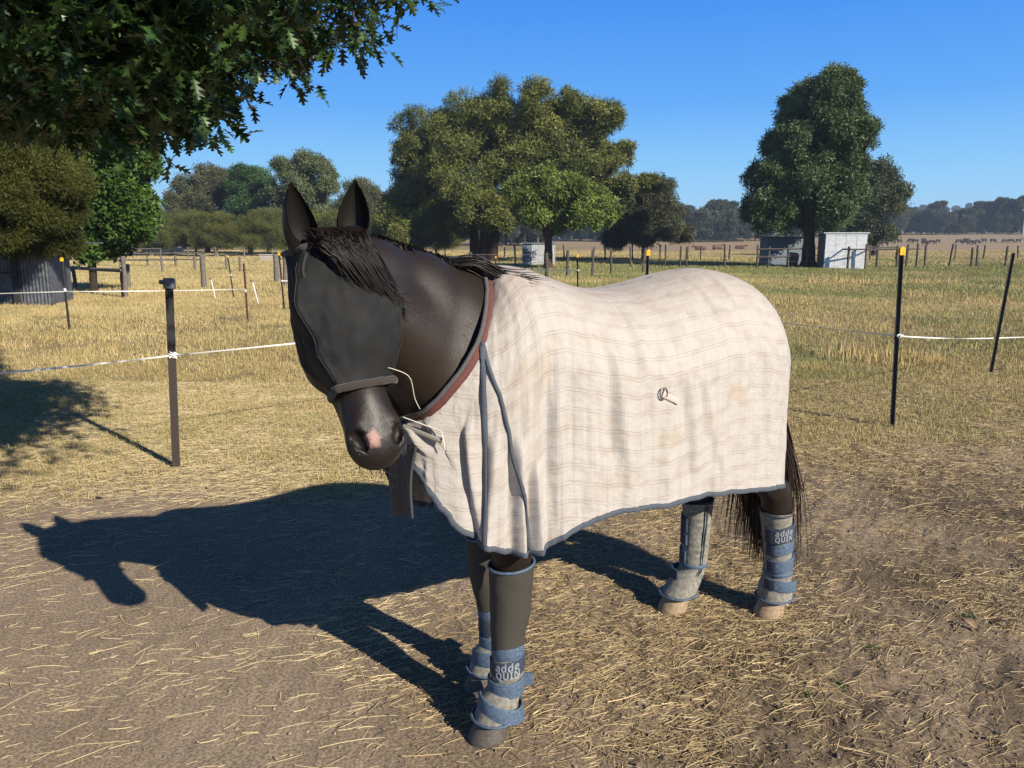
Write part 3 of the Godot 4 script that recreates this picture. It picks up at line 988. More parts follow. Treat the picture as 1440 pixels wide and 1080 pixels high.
func hooves_and_boots(horse: Node3D) -> void:
	var felt := grain(mat(lin(0.38, 0.355, 0.295), 0.95), noise_tex(0.025, 256, 0.58, 1.02, 6, 21), Vector3.ONE * 7.0, 0.12)
	var blue := grain(mat(lin(0.125, 0.185, 0.275), 0.62), noise_tex(0.03, 256, 0.62, 1.02, 5, 22), Vector3.ONE * 9.0, 0.05)
	var navy := grain(mat(lin(0.060, 0.080, 0.120), 0.7), noise_tex(0.05, 256, 0.6, 1.0, 4, 23), Vector3.ONE * 9.0, 0.05)
	var white := mat(lin(0.28, 0.30, 0.33), 0.85)
	var net := grain(mat(lin(0.095, 0.084, 0.066), 0.8), noise_tex(0.3, 256, 0.5, 1.0, 2, 24), Vector3.ONE * 10.0, 0.08)
	var legs := [[FORE_LEFT, 0, -1.0], [FORE_RIGHT, 0, 1.0], [HIND_LEFT, 1, -1.0], [HIND_RIGHT, 1, 1.0]]
	for L in legs:
		var pts: Array = L[0]
		var hind: bool = L[1] == 1
		var side: float = L[2]
		# hoof: a slanting horn wall, wider at the ground
		var foot: Vector3 = pts[6]
		var horn := grain(mat(lin(0.52, 0.36, 0.21) if hind else lin(0.15, 0.125, 0.10), 0.65), noise_tex(0.02, 256, 0.55, 1.0, 5, 31 + int(side) + L[1] * 5, Vector2(1, 4)), Vector3(9, 5, 9), 0.1)
		var s := Shape.new()
		s.grid(9, 30, func(u: float, v: float) -> Vector3:
			var a := TAU * u
			var r := table([0.0, 0.15, 0.9, 1.0], [0.048, 0.052, 0.064, 0.060], v)
			var toe := 1.10 if cos(a) > 0 else 0.88
			return Vector3(foot.x + 0.036 * v + cos(a) * r * toe + 0.006, lerpf(0.082, -0.004, v) + (0.006 * cos(a) if v < 0.9 else 0.0) * (1.0 - v), foot.z + sin(a) * r * 0.98), true)
		tag(put("hoof", s.mesh(), horn, horse), "pale horn coloured hind hoof" if hind else "grey brown front hoof")
		# boot
		s = Shape.new()
		if hind:
			sleeve(s, pts, [0.475, 0.44, 0.34, 0.22, 0.17, 0.13, 0.055], [0.066, 0.064, 0.060, 0.056, 0.058, 0.060, 0.075], 0.0035, side * 3.0)
		else:
			sleeve(s, pts, [0.315, 0.28, 0.20, 0.15, 0.11, 0.048], [0.048, 0.050, 0.051, 0.054, 0.057, 0.073], 0.0032, side * 3.0)
		var boot := put("leg_boot", s.mesh(), felt, horse)
		tag(boot, "grey and blue %s leg boot on the %s %s leg" % ["felt" if hind else "mesh topped", "left" if side < 0 else "right", "hind" if hind else "front"])
		var rim := Shape.new()
		var low := 0.058 if hind else 0.051
		var rp := []
		for k in 31:
			var a := TAU * k / 30.0
			rp.append(frame_on(pts, low) + Vector3(cos(a), 0, sin(a)) * ((0.075 if hind else 0.073) + 0.016 * maxf(cos(a), 0.0)) + Vector3.UP * 0.004)
		rim.tube(rp, range(31).map(func(_k): return 0.0046), 6, false)
		put("lower_binding", rim.mesh(), blue, boot)
		var out := -90.0 if side < 0 else 90.0
		if not hind:
			s = Shape.new()
			sleeve(s, pts, [0.585, 0.50, 0.42, 0.34, 0.30], [0.0665, 0.064, 0.061, 0.052, 0.0495], 0.002, side * 7.0, Vector2(1.12, 1.0))
			var top := put("mesh_gaiter", s.mesh(), net, boot)
			tag(top, "dark mesh upper of the boot")
			rp = []
			for k in 31:
				var a := TAU * k / 30.0
				rp.append(frame_on(pts, 0.585) + Vector3(cos(a) * 1.12, -0.08 * cos(a), sin(a)) * 0.0665)
			rim = Shape.new()
			rim.tube(rp, range(31).map(func(_k): return 0.0052), 6, false)
			put("top_binding", rim.mesh(), blue, top)
			for e in [[0.292, 0.044, blue, 0.050, Vector3(0, 0, 0), -260.0, 100.0], [0.245, 0.058, navy, 0.0525, Vector3(-0.010, 0, 0), out - 150, out + 125], [0.172, 0.056, blue, 0.0565, Vector3(-0.004, 0, 0), out - 165, out + 140], [0.106, 0.052, blue, 0.0715, Vector3(0.018, 0, -side * 0.016), out - 150, out + 120]]:
				s = Shape.new()
				strap_band(s, frame_on(pts, e[0]) + Vector3(0, 0, 0), e[3], e[1], e[5], e[6], e[4], -0.006 if e[0] < 0.12 else 0.0)
				var st := put("strap", s.mesh(), e[2], boot)
				if e[2] == navy:
					tag(st, "dark strap with pale lettering")
					var at := frame_on(pts, e[0])
					curved_text("adde", at, e[3] + 0.0058, 0.013, 0.036, out + 34, white, st, e[4])
					curved_text("QUIN", at, e[3] + 0.0058, -0.014, 0.033, out + 32, white, st, e[4])
			s = Shape.new()
			var tab := frame_on(pts, 0.172) + Vector3(-0.066, 0.0, side * 0.02)
			s.box(Vector3(-0.022, -0.022, -0.004), Vector3(0.012, 0.020, 0.004), Transform3D(Basis(Vector3.UP, 0.5 * side), tab))
			put("strap_end", s.mesh(false), blue, boot)
		else:
			rp = []
			for k in 31:
				var a := TAU * k / 30.0
				rp.append(frame_on(pts, 0.475) + Vector3(cos(a), 0, sin(a)) * 0.0665 + Vector3.UP * 0.010 * cos(a + out))
			rim = Shape.new()
			rim.tube(rp, range(31).map(func(_k): return 0.0045), 6, false)
			put("top_binding", rim.mesh(), navy, boot)
			for e in [[0.385, 0.070, navy, 0.0655, Vector3(-0.012, 0, 0)], [0.318, 0.050, blue, 0.0625, Vector3(-0.012, 0, 0)], [0.235, 0.056, blue, 0.0605, Vector3(-0.006, 0, 0)], [0.140, 0.052, blue, 0.0755, Vector3(0.012, 0, 0)]]:
				s = Shape.new()
				strap_band(s, frame_on(pts, e[0]), e[3], e[1], (out - 45 if side < 0 else out - 95), (out + 95 if side < 0 else out + 45), e[4])
				var st := put("strap", s.mesh(), e[2], boot)
				s = Shape.new()
				strap_band(s, frame_on(pts, e[0]), e[3] + 0.004, e[1] * 0.92, (out + 62 if side < 0 else out - 93), (out + 93 if side < 0 else out - 62), e[4])
				put("strap_tip", s.mesh(), navy, st)
				if e[2] == navy:
					tag(st, "dark strap with pale lettering")
					curved_text("adde", frame_on(pts, e[0]), e[3] + 0.0058, 0.014, 0.034, out + 28, white, st, e[4])
					curved_text("QUIN", frame_on(pts, e[0]), e[3] + 0.0058, -0.013, 0.031, out + 28, white, st, e[4])
			# loose strap ends at the back
			for y in [0.37, 0.255]:
				s = Shape.new()
				s.box(Vector3(-0.016, -0.018, -0.006), Vector3(0.010, 0.018, 0.006), Transform3D(Basis(), frame_on(pts, y) + Vector3(-0.066, 0, side * 0.03)))
				put("strap_end", s.mesh(false), navy, boot)
			# the long seam down the inner face
			for w in [-5.0, 5.0]:
				s = Shape.new()
				var sp := []
				for k in 24:
					var y := lerpf(0.468, 0.066, k / 23.0)
					var r := table([0.066, 0.13, 0.17, 0.22, 0.34, 0.468], [0.073, 0.0600, 0.058, 0.056, 0.060, 0.066], y)
					var a := deg_to_rad((-out + 14.0 if side > 0 else -out - 28.0) + w + 30.0 * smoothstep(0.20, 0.06, y))
					sp.append(frame_on(pts, y) + Vector3(cos(a), 0, sin(a)) * (r + 0.0012))
				s.tube(sp, range(24).map(func(_k): return 0.0030), 6)
				put("seam_tape", s.mesh(), navy, boot)
			s = Shape.new()
			strap_band(s, frame_on(pts, 0.190), 0.0585, 0.016, -180, 180, Vector3.ZERO)
			put("ankle_tape", s.mesh(), blue, boot)

# ------------------------------------------------------------------ ground, straw and grass
const HOOVES := [Vector2(-0.07, -2.25), Vector2(-0.10, -2.53), Vector2(0.72, -3.13), Vector2(1.15, -3.11)]

func fine_y(x: float, z: float) -> float:
	var d := sqrt(x * x + z * z)
	var y := ground_y(x, z)
	if d < 16.0:
		var near := 1.0
		for h in HOOVES:
			near = minf(near, smoothstep(0.06, 0.40, h.distance_to(Vector2(x, z))))
		var rough := lerpf(0.30, 0.70, smoothstep(-0.8, 0.7, x)) * smoothstep(16.0, 8.0, d) * near
		y += rough * (0.020 * n_mid.get_noise_2d(x * 45.0, z * 45.0) + 0.016 * n_fine.get_noise_2d(x * 60.0, z * 60.0) + 0.010 * n_fine.get_noise_2d(x * 190.0 + 50.0, z * 190.0))
		# trodden hollows
		var hole := n_mid.get_noise_2d(x * 30.0 + 400.0, z * 30.0)
		y -= rough * rough * rough * 0.022 * smoothstep(0.36, 0.6, hole)
	return y

func grass_share(x: float, z: float) -> float:
	# 0 on the bare trodden earth, 1 in the paddock
	var edge := 4.75 + 0.45 * n_mid.get_noise_2d(x * 9.0, z * 9.0) + 0.35 * n_mid.get_noise_2d(x * 30.0, z * 30.0) + 0.30 * maxf(x, 0.0)
	return smoothstep(edge - 0.35, edge + 0.65, -z)

func green_share(x: float, z: float) -> float:
	var d := -z
	var g := 0.16 + 0.9 * n_big.get_noise_2d(x * 2.2, z * 2.2) + 0.35 * n_mid.get_noise_2d(x * 4.0, z * 4.0)
	g += 0.46 * smoothstep(9.0, 24.0, d) * smoothstep(-3.0, 4.0, x) * smoothstep(75.0, 55.0, d)
	g -= 0.55 * smoothstep(0.0, -6.0, x) * smoothstep(9.0, 14.0, d)
	g += 0.4 * smoothstep(45.0, 58.0, d) * smoothstep(90.0, 65.0, d)
	if x > 8.0: g -= 0.9 * smoothstep(85.0, 115.0, d)
	return clampf(g, 0.0, 1.0)

func ground_colour(x: float, z: float) -> Color:
	var d := sqrt(x * x + z * z)
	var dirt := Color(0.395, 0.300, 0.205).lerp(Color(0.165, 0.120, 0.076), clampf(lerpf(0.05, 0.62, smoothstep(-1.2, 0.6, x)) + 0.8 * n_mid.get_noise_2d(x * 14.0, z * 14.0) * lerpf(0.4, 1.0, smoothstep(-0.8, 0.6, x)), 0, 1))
	var dry := Color(0.42, 0.325, 0.155).lerp(Color(0.34, 0.255, 0.12), clampf(0.5 + n_mid.get_noise_2d(x * 6.0, z * 6.0), 0, 1))
	var green := Color(0.150, 0.155, 0.060)
	var c := dirt
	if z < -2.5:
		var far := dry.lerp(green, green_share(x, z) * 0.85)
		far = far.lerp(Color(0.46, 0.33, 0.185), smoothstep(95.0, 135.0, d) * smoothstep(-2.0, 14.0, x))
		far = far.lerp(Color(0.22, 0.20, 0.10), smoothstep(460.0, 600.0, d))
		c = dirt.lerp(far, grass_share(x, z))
	return c

func hill_y(x: float, z: float) -> float:
	var d := sqrt(x * x + z * z)
	var az := rad_to_deg(atan2(x, -z))
	return 26.0 * exp(-pow((az - 29.0) / 7.0, 2.0)) * smoothstep(700.0, 1250.0, d) + 12.0 * exp(-pow((az - 12.0) / 9.0, 2.0)) * smoothstep(600.0, 1000.0, d)

func build_ground() -> void:
	var s := Shape.new()
	var angles := PackedFloat32Array()
	var a := -180.0
	while a < 180.0:
		angles.append(deg_to_rad(a))
		a += 0.18 if absf(a) < 41.0 else (0.45 if absf(a) < 75.0 else 3.0)
	var rows := 0
	var r := 0.5
	var cols := angles.size()
	while r < 4500.0:
		for k in cols:
			var x := sin(angles[k]) * r
			var z := -cos(angles[k]) * r
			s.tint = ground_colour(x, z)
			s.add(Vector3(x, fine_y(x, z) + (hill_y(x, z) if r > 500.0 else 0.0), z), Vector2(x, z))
		r *= 1.0125 if r < 12.0 else (1.02 if r < 120.0 else 1.05)
		rows += 1
	for i in rows - 1:
		for k in cols:
			var p := i * cols + k
			var q := i * cols + (k + 1) % cols
			s.quad(p, p + cols, q + cols, q)
	s.tint = ground_colour(0.0, 0.0)
	var mid := s.add(Vector3(0, 0, 0))
	for k in cols:
		s.tri(mid, k, (k + 1) % cols)
	var m := mat(Color.WHITE, 0.95)
	m.vertex_color_use_as_albedo = true
	m.metallic_specular = 0.2
	grain(m, noise_tex(0.045, 1024, 0.62, 1.15, 7, 41), Vector3.ONE * 1.3, 0.22, true)
	tag(put("ground", s.mesh(), m, self), "", "", "", "structure")

func straw_mesh(v: int, long: float) -> ArrayMesh:
	var s := Shape.new()
	rng.seed = 500 + v
	var bend := rng.randf_range(-0.25, 0.25)
	var pts := []
	for k in 4:
		var t := k / 3.0 - 0.5
		pts.append(Vector3(t, 0.06 * (0.25 - t * t) * rng.randf_range(0.2, 1.5), bend * (t * t)) * long)
	var n := s.v.size()
	for k in 4:
		for q in [Vector3(0, -0.0003, 0.0009), Vector3(0, 0.0007, 0), Vector3(0, -0.0003, -0.0009)]:
			s.add(pts[k] + q * (1.0 if k < 3 else 0.5))
	for k in 3:
		for e in 2:
			var p := n + k * 3 + e
			s.quad(p, p + 3, p + 4, p + 1)
	return s.mesh()

func build_straw() -> void:
	var m := mat(Color.WHITE, 0.7)
	m.vertex_color_use_as_albedo = true
	var lists := []
	var tints := []
	for v in 6:
		lists.append([])
		tints.append(PackedColorArray())
	rng.seed = 4242
	var made := 0
	for k in 860000:
		var z := -rng.randf_range(1.7, 8.5)
		var x := rng.randf_range(-1.0, 1.0) * (0.95 * absf(z) + 0.8)
		if rng.randf() > absf(z) / 8.5: continue
		# mats of hay to the right, a thin wind-combed litter to the left
		var mats := clampf(0.5 + 1.4 * n_mid.get_noise_2d(x * 10.0 + 70.0, z * 10.0) + 0.8 * n_mid.get_noise_2d(x * 32.0, z * 32.0), 0.0, 1.0)
		var bare := lerpf(0.085, 1.0, smoothstep(-1.3, 0.9, x + 0.25 * (-z - 3.0)))
		var far := smoothstep(4.0, 5.5, -z)
		if rng.randf() > maxf(bare * (0.20 + 0.9 * mats * mats), far * 0.65): continue
		var turn := rng.randf() * TAU
		if rng.randf() < lerpf(0.75, 0.25, smoothstep(-1.0, 1.0, x)):
			turn = 0.38 + rng.randfn(0.0, 0.28)
		var size := rng.randf_range(0.45, 1.2) * (1.0 if rng.randf() < 0.9 else 2.0)
		var b := Basis(Vector3.UP, turn) * Basis(Vector3.BACK, rng.randfn(0.0, 0.12)) * Basis(Vector3.RIGHT, rng.randf() * TAU * 0.15)
		if x < -0.4: size *= 1.25
		var v := rng.randi() % 6
		lists[v].append(Transform3D(b.scaled_local(Vector3(size, rng.randf_range(0.8, 1.4), rng.randf_range(0.8, 1.5))), Vector3(x, fine_y(x, z) + rng.randf_range(0.000, 0.006), z)))
		var tone := rng.randf()
		var c := Color(0.38, 0.27, 0.125).lerp(Color(0.74, 0.58, 0.31), tone * tone)
		if rng.randf() < 0.28: c = Color(0.19, 0.13, 0.07)
		elif x < -0.4: c = c.lerp(Color(0.80, 0.66, 0.38), 0.5)
		tints[v].append(c * rng.randf_range(0.75, 1.1))
		made += 1
	print("straws ", made)
	for v in 6:
		var long: float = [0.030, 0.045, 0.060, 0.080, 0.055, 0.115][v]
		var o := scatter("straw", straw_mesh(v, long), m, lists[v], self, tints[v])
		tag(o, "dry straw and hay stalks littered over the trodden earth", "straw", "", "stuff")
	# crumbs of earth
	var crumb := Shape.new()
	var ball := SphereMesh.new()
	ball.radius = 0.5; ball.height = 0.8; ball.radial_segments = 7; ball.rings = 4
	var arr := ball.get_mesh_arrays()
	for p in arr[Mesh.ARRAY_VERTEX]:
		crumb.add(p * (1.0 + 0.5 * n_fine.get_noise_3d(p.x * 22.0, p.y * 22.0, p.z * 22.0)))
	crumb.i = arr[Mesh.ARRAY_INDEX]
	var earth := mat(Color.WHITE, 0.95)
	earth.vertex_color_use_as_albedo = true
	var xf := []
	var cc := PackedColorArray()
	for k in 42000:
		var z := -rng.randf_range(1.7, 6.5)
		var x := rng.randf_range(-1.0, 1.0) * (0.70 * absf(z) + 0.4)
		if rng.randf() > lerpf(0.3, 1.0, smoothstep(-1.0, 0.6, x)): continue
		var size := 0.003 + 0.011 * pow(rng.randf(), 6.0)
		xf.append(Transform3D(Basis(Vector3(rng.randf(), rng.randf(), rng.randf()).normalized(), rng.randf() * TAU).scaled_local(Vector3(size, size * 0.5, size * 1.3)), Vector3(x, fine_y(x, z) + size * 0.15, z)))
		cc.append(ground_colour(x, z) * rng.randf_range(0.55, 1.05))
	tag(scatter("earth_crumbs", crumb.mesh(), earth, xf, self, cc), "small crumbs of dry brown earth lying on the ground", "earth", "", "stuff")

func blade(s: Shape, at: Vector3, long: float, wide: float, lean: Vector3, c: Color) -> void:
	var n := s.v.size()
	var side := lean.cross(Vector3.UP)
	side = (side.normalized() if side.length() > 0.01 else Vector3.RIGHT) * wide * 0.5
	side = side.rotated(Vector3.UP, rng.randf_range(-1.2, 1.2))
	var up := Vector3(0, long, 0)
	s.tint = c
	s.add(at - side); s.add(at + side)
	var m := at + up * 0.55 + lean * long * 0.35
	s.add(m - side * 0.8); s.add(m + side * 0.8)
	s.add(at + up * maxf(0.15, 1.0 - lean.length() * 0.55) + lean * long)
	s.quad(n, n + 2, n + 3, n + 1)
	s.tri(n + 2, n + 4, n + 3)

func patch(sd: int, size: float, count: int, lo: float, hi: float, wide: float, lying: float, seeds: float) -> ArrayMesh:
	rng.seed = sd
	var s := Shape.new()
	for k in count:
		# in tufts
		var at := Vector3(rng.randf_range(-0.55, 0.55), 0, rng.randf_range(-0.55, 0.55)) * size
		var tuft := rng.randi_range(1, 5)
		for j in tuft:
			var p := at + Vector3(rng.randfn(0, 0.018), 0, rng.randfn(0, 0.018)) * (1.0 + size)
			var flat := rng.randf() < lying
			var lean := Vector3(rng.randfn(0, 1), 0, rng.randfn(0, 1)) * (0.30 if not flat else 1.3)
			var c := Color(1, 1, 1) * rng.randf_range(0.62, 1.12)
			c = c.lerp(Color(0.55, 0.72, 0.45), 0.8 if rng.randf() < 0.20 else 0.0)
			var h := rng.randf_range(lo, hi)
			if flat:
				p.y += 0.008
				lean = lean.normalized() * 1.2
				h *= 0.8
			elif rng.randf() < seeds:
				h *= 1.7
				c *= 1.1
			blade(s, p, h * (1.0 if not flat else 0.55), wide * rng.randf_range(0.7, 1.3), lean, c)
	return s.mesh(false)

func build_grass() -> void:
	var m := mat(Color.WHITE, 0.75)
	m.vertex_color_use_as_albedo = true
	m.backlight_enabled = true
	m.backlight = Color(0.25, 0.22, 0.12)
	var bands := [[4.2, 10.0, 0.5, 280, 0.022, 0.068, 0.0030, 0.45, 0.03], [10.0, 26.0, 1.0, 230, 0.04, 0.10, 0.006, 0.35, 0.06], [26.0, 62.0, 2.2, 330, 0.06, 0.16, 0.014, 0.25, 0.08], [62.0, 130.0, 5.0, 420, 0.08, 0.20, 0.035, 0.2, 0.08]]
	for b in bands:
		var size: float = b[2]
		var lists := [[], [], [], []]
		var tints := [PackedColorArray(), PackedColorArray(), PackedColorArray(), PackedColorArray()]
		rng.seed = int(b[0] * 100)
		var z: float = -b[0] * 0.85
		while z > -b[1] * 1.1:
			var half := 1.0 * absf(z) + 2.0
			var x := -half
			while x < half:
				var px := x + rng.randf_range(-0.3, 0.3) * size
				var pz := z + rng.randf_range(-0.3, 0.3) * size
				var share := grass_share(px, pz)
				var fade := smoothstep(b[0] * 0.82, b[0] * 1.08, -pz) * smoothstep(b[1] * 1.12, b[1] * 0.9, -pz) if b[0] > 5.0 else smoothstep(b[1] * 1.12, b[1] * 0.9, -pz)
				if rng.randf() < share * 1.1 * fade:
					var v := rng.randi() % 4
					var g := green_share(px, pz)
					var c := Color(0.68, 0.52, 0.25).lerp(Color(0.53, 0.39, 0.175), rng.randf())
					c = c.lerp(Color(0.275, 0.285, 0.092), clampf(g + rng.randfn(0, 0.12), 0.0, 1.0) * 0.9)
					var sc := rng.randf_range(0.8, 1.2)
					var tall := lerpf(0.55, 1.0, share) * rng.randf_range(0.75, 1.25)
					if rng.randf() < 0.06 and px > 1.0 and pz < -9.0 and pz > -40.0:
						tall *= 2.3
						c = Color(0.66, 0.47, 0.21)
					lists[v].append(Transform3D(Basis(Vector3.UP, rng.randf() * TAU).scaled_local(Vector3(sc, tall, sc)), Vector3(px, fine_y(px, pz) - 0.004, pz)))
					tints[v].append(c)
				x += size * 0.85
			z -= size * 0.85
		for v in 4:
			var o := scatter("grass", patch(int(b[0]) * 10 + v, size, b[3], b[4], b[5], b[6], b[7], b[8]), m, lists[v], self, tints[v])
			tag(o, "short dry yellow grass with greener patches covering the paddock", "grass", "", "stuff")
			print("grass ", lists[v].size())
	# little green weeds in the bare earth, and curled dead leaves
	rng.seed = 99
	var w := Shape.new()
	for k in 26: blade(w, Vector3(rng.randfn(0, 0.012), 0, rng.randfn(0, 0.012)), rng.randf_range(0.01, 0.03), 0.006, Vector3(rng.randfn(0, 1), 0, rng.randfn(0, 1)) * 0.7, Color(0.085, 0.13, 0.03) * rng.randf_range(0.7, 1.2))
	var weed := w.mesh(false)
	var spots := [Vector2(1.42, -2.78), Vector2(1.20, -2.55), Vector2(1.95, -3.05), Vector2(1.05, -2.48)]
	var names := ["beside the hay to the right of the horse", "nearest the front edge of the earth", "farthest out by the dry grass", "below the hind boots"]
	for k in 4:
		var o := put("weed", weed, m, self)
		o.position = Vector3(spots[k].x, fine_y(spots[k].x, spots[k].y), spots[k].y)
		tag(o, "tiny green weed in the trodden earth " + names[k], "weed", "weeds in the trodden earth")
	var lf := Shape.new()
	lf.grid(5, 4, func(u: float, v: float) -> Vector3:
		var wd := 0.016 * sin(PI * clampf(v * 0.93 + 0.05, 0, 1))
		return Vector3((u - 0.5) * 2.0 * wd, 0.008 + 0.012 * absf(u - 0.5) * 2.0 + 0.008 * sin(v * 4.0), (v - 0.5) * 0.065))
	var dead := mat(lin(0.36, 0.25, 0.15), 0.8)
	var leaf := lf.mesh()
	var ls := [Vector2(1.90, -2.95), Vector2(2.05, -2.98), Vector2(2.34, -3.12), Vector2(-0.40, -2.62), Vector2(-2.55, -4.55), Vector2(-1.95, -4.75)]
	var lw := ["paler of the two dead leaves together at the right", "browner of the two dead leaves together at the right", "lone dead leaf at the right edge of the bare earth", "dead leaf lying beside the straw in front of the forelegs", "dead leaf by the grass edge at the left", "dead leaf nearest the grey capped post"]
	for k in 6:
		var o := put("dead_leaf", leaf, dead, self)
		o.position = Vector3(ls[k].x, fine_y(ls[k].x, ls[k].y), ls[k].y)
		o.rotation = Vector3(rng.randf_range(-0.2, 0.2), rng.randf() * TAU, rng.randf_range(-0.2, 0.2))
		o.scale = Vector3.ONE * rng.randf_range(0.8, 1.3)
		tag(o, lw[k], "leaf", "dead leaves on the ground")

# ------------------------------------------------------------------ trees
var bark_tex: ImageTexture

func leaf_clump(sd: int, count: int, long: float, wide: float, reach: float, droop: float) -> ArrayMesh:
	rng.seed = sd
	var s := Shape.new()
	for k in count:
		var d := Vector3(rng.randfn(0, 1), rng.randfn(0, 1), rng.randfn(0, 1)).normalized()
		var p := d * reach * pow(rng.randf(), 0.5)
		var t := (d * 0.6 + Vector3(rng.randfn(0, 1), rng.randfn(0, 1) - droop, rng.randfn(0, 1)) * 0.6).normalized()
		var side := t.cross(Vector3(rng.randfn(0, 1), rng.randfn(0, 1), rng.randfn(0, 1))).normalized() * wide * rng.randf_range(0.7, 1.3)
		var l := long * rng.randf_range(0.7, 1.3)
		s.tint = Color.WHITE * rng.randf_range(0.7, 1.25)
		var n := s.v.size()
		s.add(p); s.add(p + t * l * 0.45 + side * 0.5); s.add(p + t * l); s.add(p + t * l * 0.45 - side * 0.5)
		s.tri(n, n + 1, n + 2); s.tri(n, n + 2, n + 3)
	return s.mesh(false)

func leaf_mat(spec := 0.35, rough := 0.5) -> StandardMaterial3D:
	var m := mat(Color.WHITE, rough)
	m.vertex_color_use_as_albedo = true
	m.metallic_specular = spec
	m.backlight_enabled = true
	m.backlight = Color(0.30, 0.34, 0.12)
	return m

func bark(c: Color) -> StandardMaterial3D:
	var m := grain(mat(c, 0.95), bark_tex, Vector3(0.9, 0.25, 0.9), 3.0)
	m.metallic_specular = 0.2
	return m

# lobes: [across, up, radius] of the masses of leaves that make up the crown, as seen; each is given a depth of its own
func tree(called: String, label: String, group: String, at: Vector3, lobes: Array, o: Dictionary) -> Node3D:
	var t := thing(called, label, "tree", Vector3(at.x, ground_y(at.x, at.z), at.z), 0.0, group)
	rng.seed = int(o.get("seed", 1))
	var half := 1.0
	for l in lobes: half = maxf(half, absf(l[0]) + l[2])
	var masses := []
	for l in lobes:
		var deep := 0.75 * sqrt(maxf(half * half - l[0] * l[0], 0.3))
		var z0 := rng.randf_range(0.15, 0.75) * deep
		masses.append([Vector3(l[0], l[1], z0), l[2]])
		masses.append([Vector3(l[0] * 0.94, l[1] + rng.randf_range(-0.3, 0.2), -rng.randf_range(0.2, 0.8) * deep), l[2] * 1.0])
	var xf := []
	var cc := PackedColorArray()
	var base: Color = o.colour
	var tip: Color = o.get("tip", base * 1.35)  # young leaf colour, brightened to stand for sunlit edges
	var puff: float = o.get("puff", 0.42)
	var flat: float = o.get("flat", 0.95)
	for m in masses:
		var r: float = m[1]
		for k in int(o.puffs):
			var d := Vector3(rng.randfn(0, 1), rng.randfn(0.25, 0.8), rng.randfn(0, 1)).normalized()
			var pc: Vector3 = m[0] + d * r * (1.0 - puff * 0.6) * pow(rng.randf(), 0.25) * Vector3(1, flat, 1)
			var pr := r * puff * rng.randf_range(0.7, 1.25)
			var shade := rng.randf_range(0.8, 1.2)
			var fresh_lit := clampf(rng.randfn(0.35, 0.3), 0.0, 1.0)
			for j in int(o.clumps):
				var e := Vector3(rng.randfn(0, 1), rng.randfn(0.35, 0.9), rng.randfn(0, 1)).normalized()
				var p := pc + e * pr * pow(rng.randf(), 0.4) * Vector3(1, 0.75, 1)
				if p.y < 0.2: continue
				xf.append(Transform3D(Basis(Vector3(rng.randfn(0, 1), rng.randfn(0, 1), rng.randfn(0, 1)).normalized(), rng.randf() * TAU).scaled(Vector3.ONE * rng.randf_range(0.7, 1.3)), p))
				cc.append(base.lerp(tip, fresh_lit * clampf(0.5 + 0.5 * e.y, 0.0, 1.0)) * shade * rng.randf_range(0.85, 1.15))  # paler upward: young growth and sunlit highlights mixed into the leaf colour
	var wood: Material = o.bark
	var s := Shape.new()
	var th: float = o.trunk[0]
	var tr: float = o.trunk[1]
	var lean: float = o.trunk[2]
	for stem in int(o.get("stems", 1)):
		var dx := (stem - (int(o.get("stems", 1)) - 1) * 0.5) * tr * 1.6
		var top := Vector3(lean + dx * 2.2, th, rng.randf_range(-0.3, 0.3))
		var pts := spline([Vector3(dx, -0.3, 0), Vector3(dx + lean * 0.15, th * 0.3, 0), Vector3(dx * 1.5 + lean * 0.6, th * 0.7, 0), top], 12)
		var rr := []
		for k in 12: rr.append(tr * (lerpf(1.0, 0.62, k / 11.0) + 0.55 * exp(-k * 0.9)) * (1.0 + 0.07 * sin(k * 2.1 + stem)))
		var n0 := s.v.size()
		s.tube(pts, rr, 14)
		for k in range(n0, s.v.size()):
			s.v[k] += Vector3(1, 0, 1) * tr * 0.22 * n_fine.get_noise_3d(s.v[k].x * 6.0 / tr * 0.5, s.v[k].y * 0.8, s.v[k].z * 6.0 / tr * 0.5)
		var reach: Array = masses.duplicate()
		for b in int(o.get("limbs", 7)):
			var m: Array = reach[(b * 7 + stem * 3) % reach.size()]
			var from: Vector3 = pts[clampi(int(lerpf(6, 11.5, rng.randf())), 0, 11)]
			var to: Vector3 = m[0] - Vector3(0, m[1] * 0.2, 0)
			var c1 := from.lerp(to, 0.35) + Vector3(rng.randf_range(-0.4, 0.4), rng.randf_range(0.0, 0.5), rng.randf_range(-0.4, 0.4))
			var c2 := from.lerp(to, 0.7) + Vector3(rng.randf_range(-0.5, 0.5), rng.randf_range(-0.2, 0.5), rng.randf_range(-0.5, 0.5))
			var lp := spline([from, c1, c2, to], 9)
			var lr := []
			for k in 9: lr.append(tr * lerpf(0.42, 0.07, k / 8.0))
			s.tube(lp, lr, 7)
	put("trunk", s.mesh(), wood, t)
	scatter("crown", o.leaf, o.get("leaf_mat"), xf, t, cc)
	return t

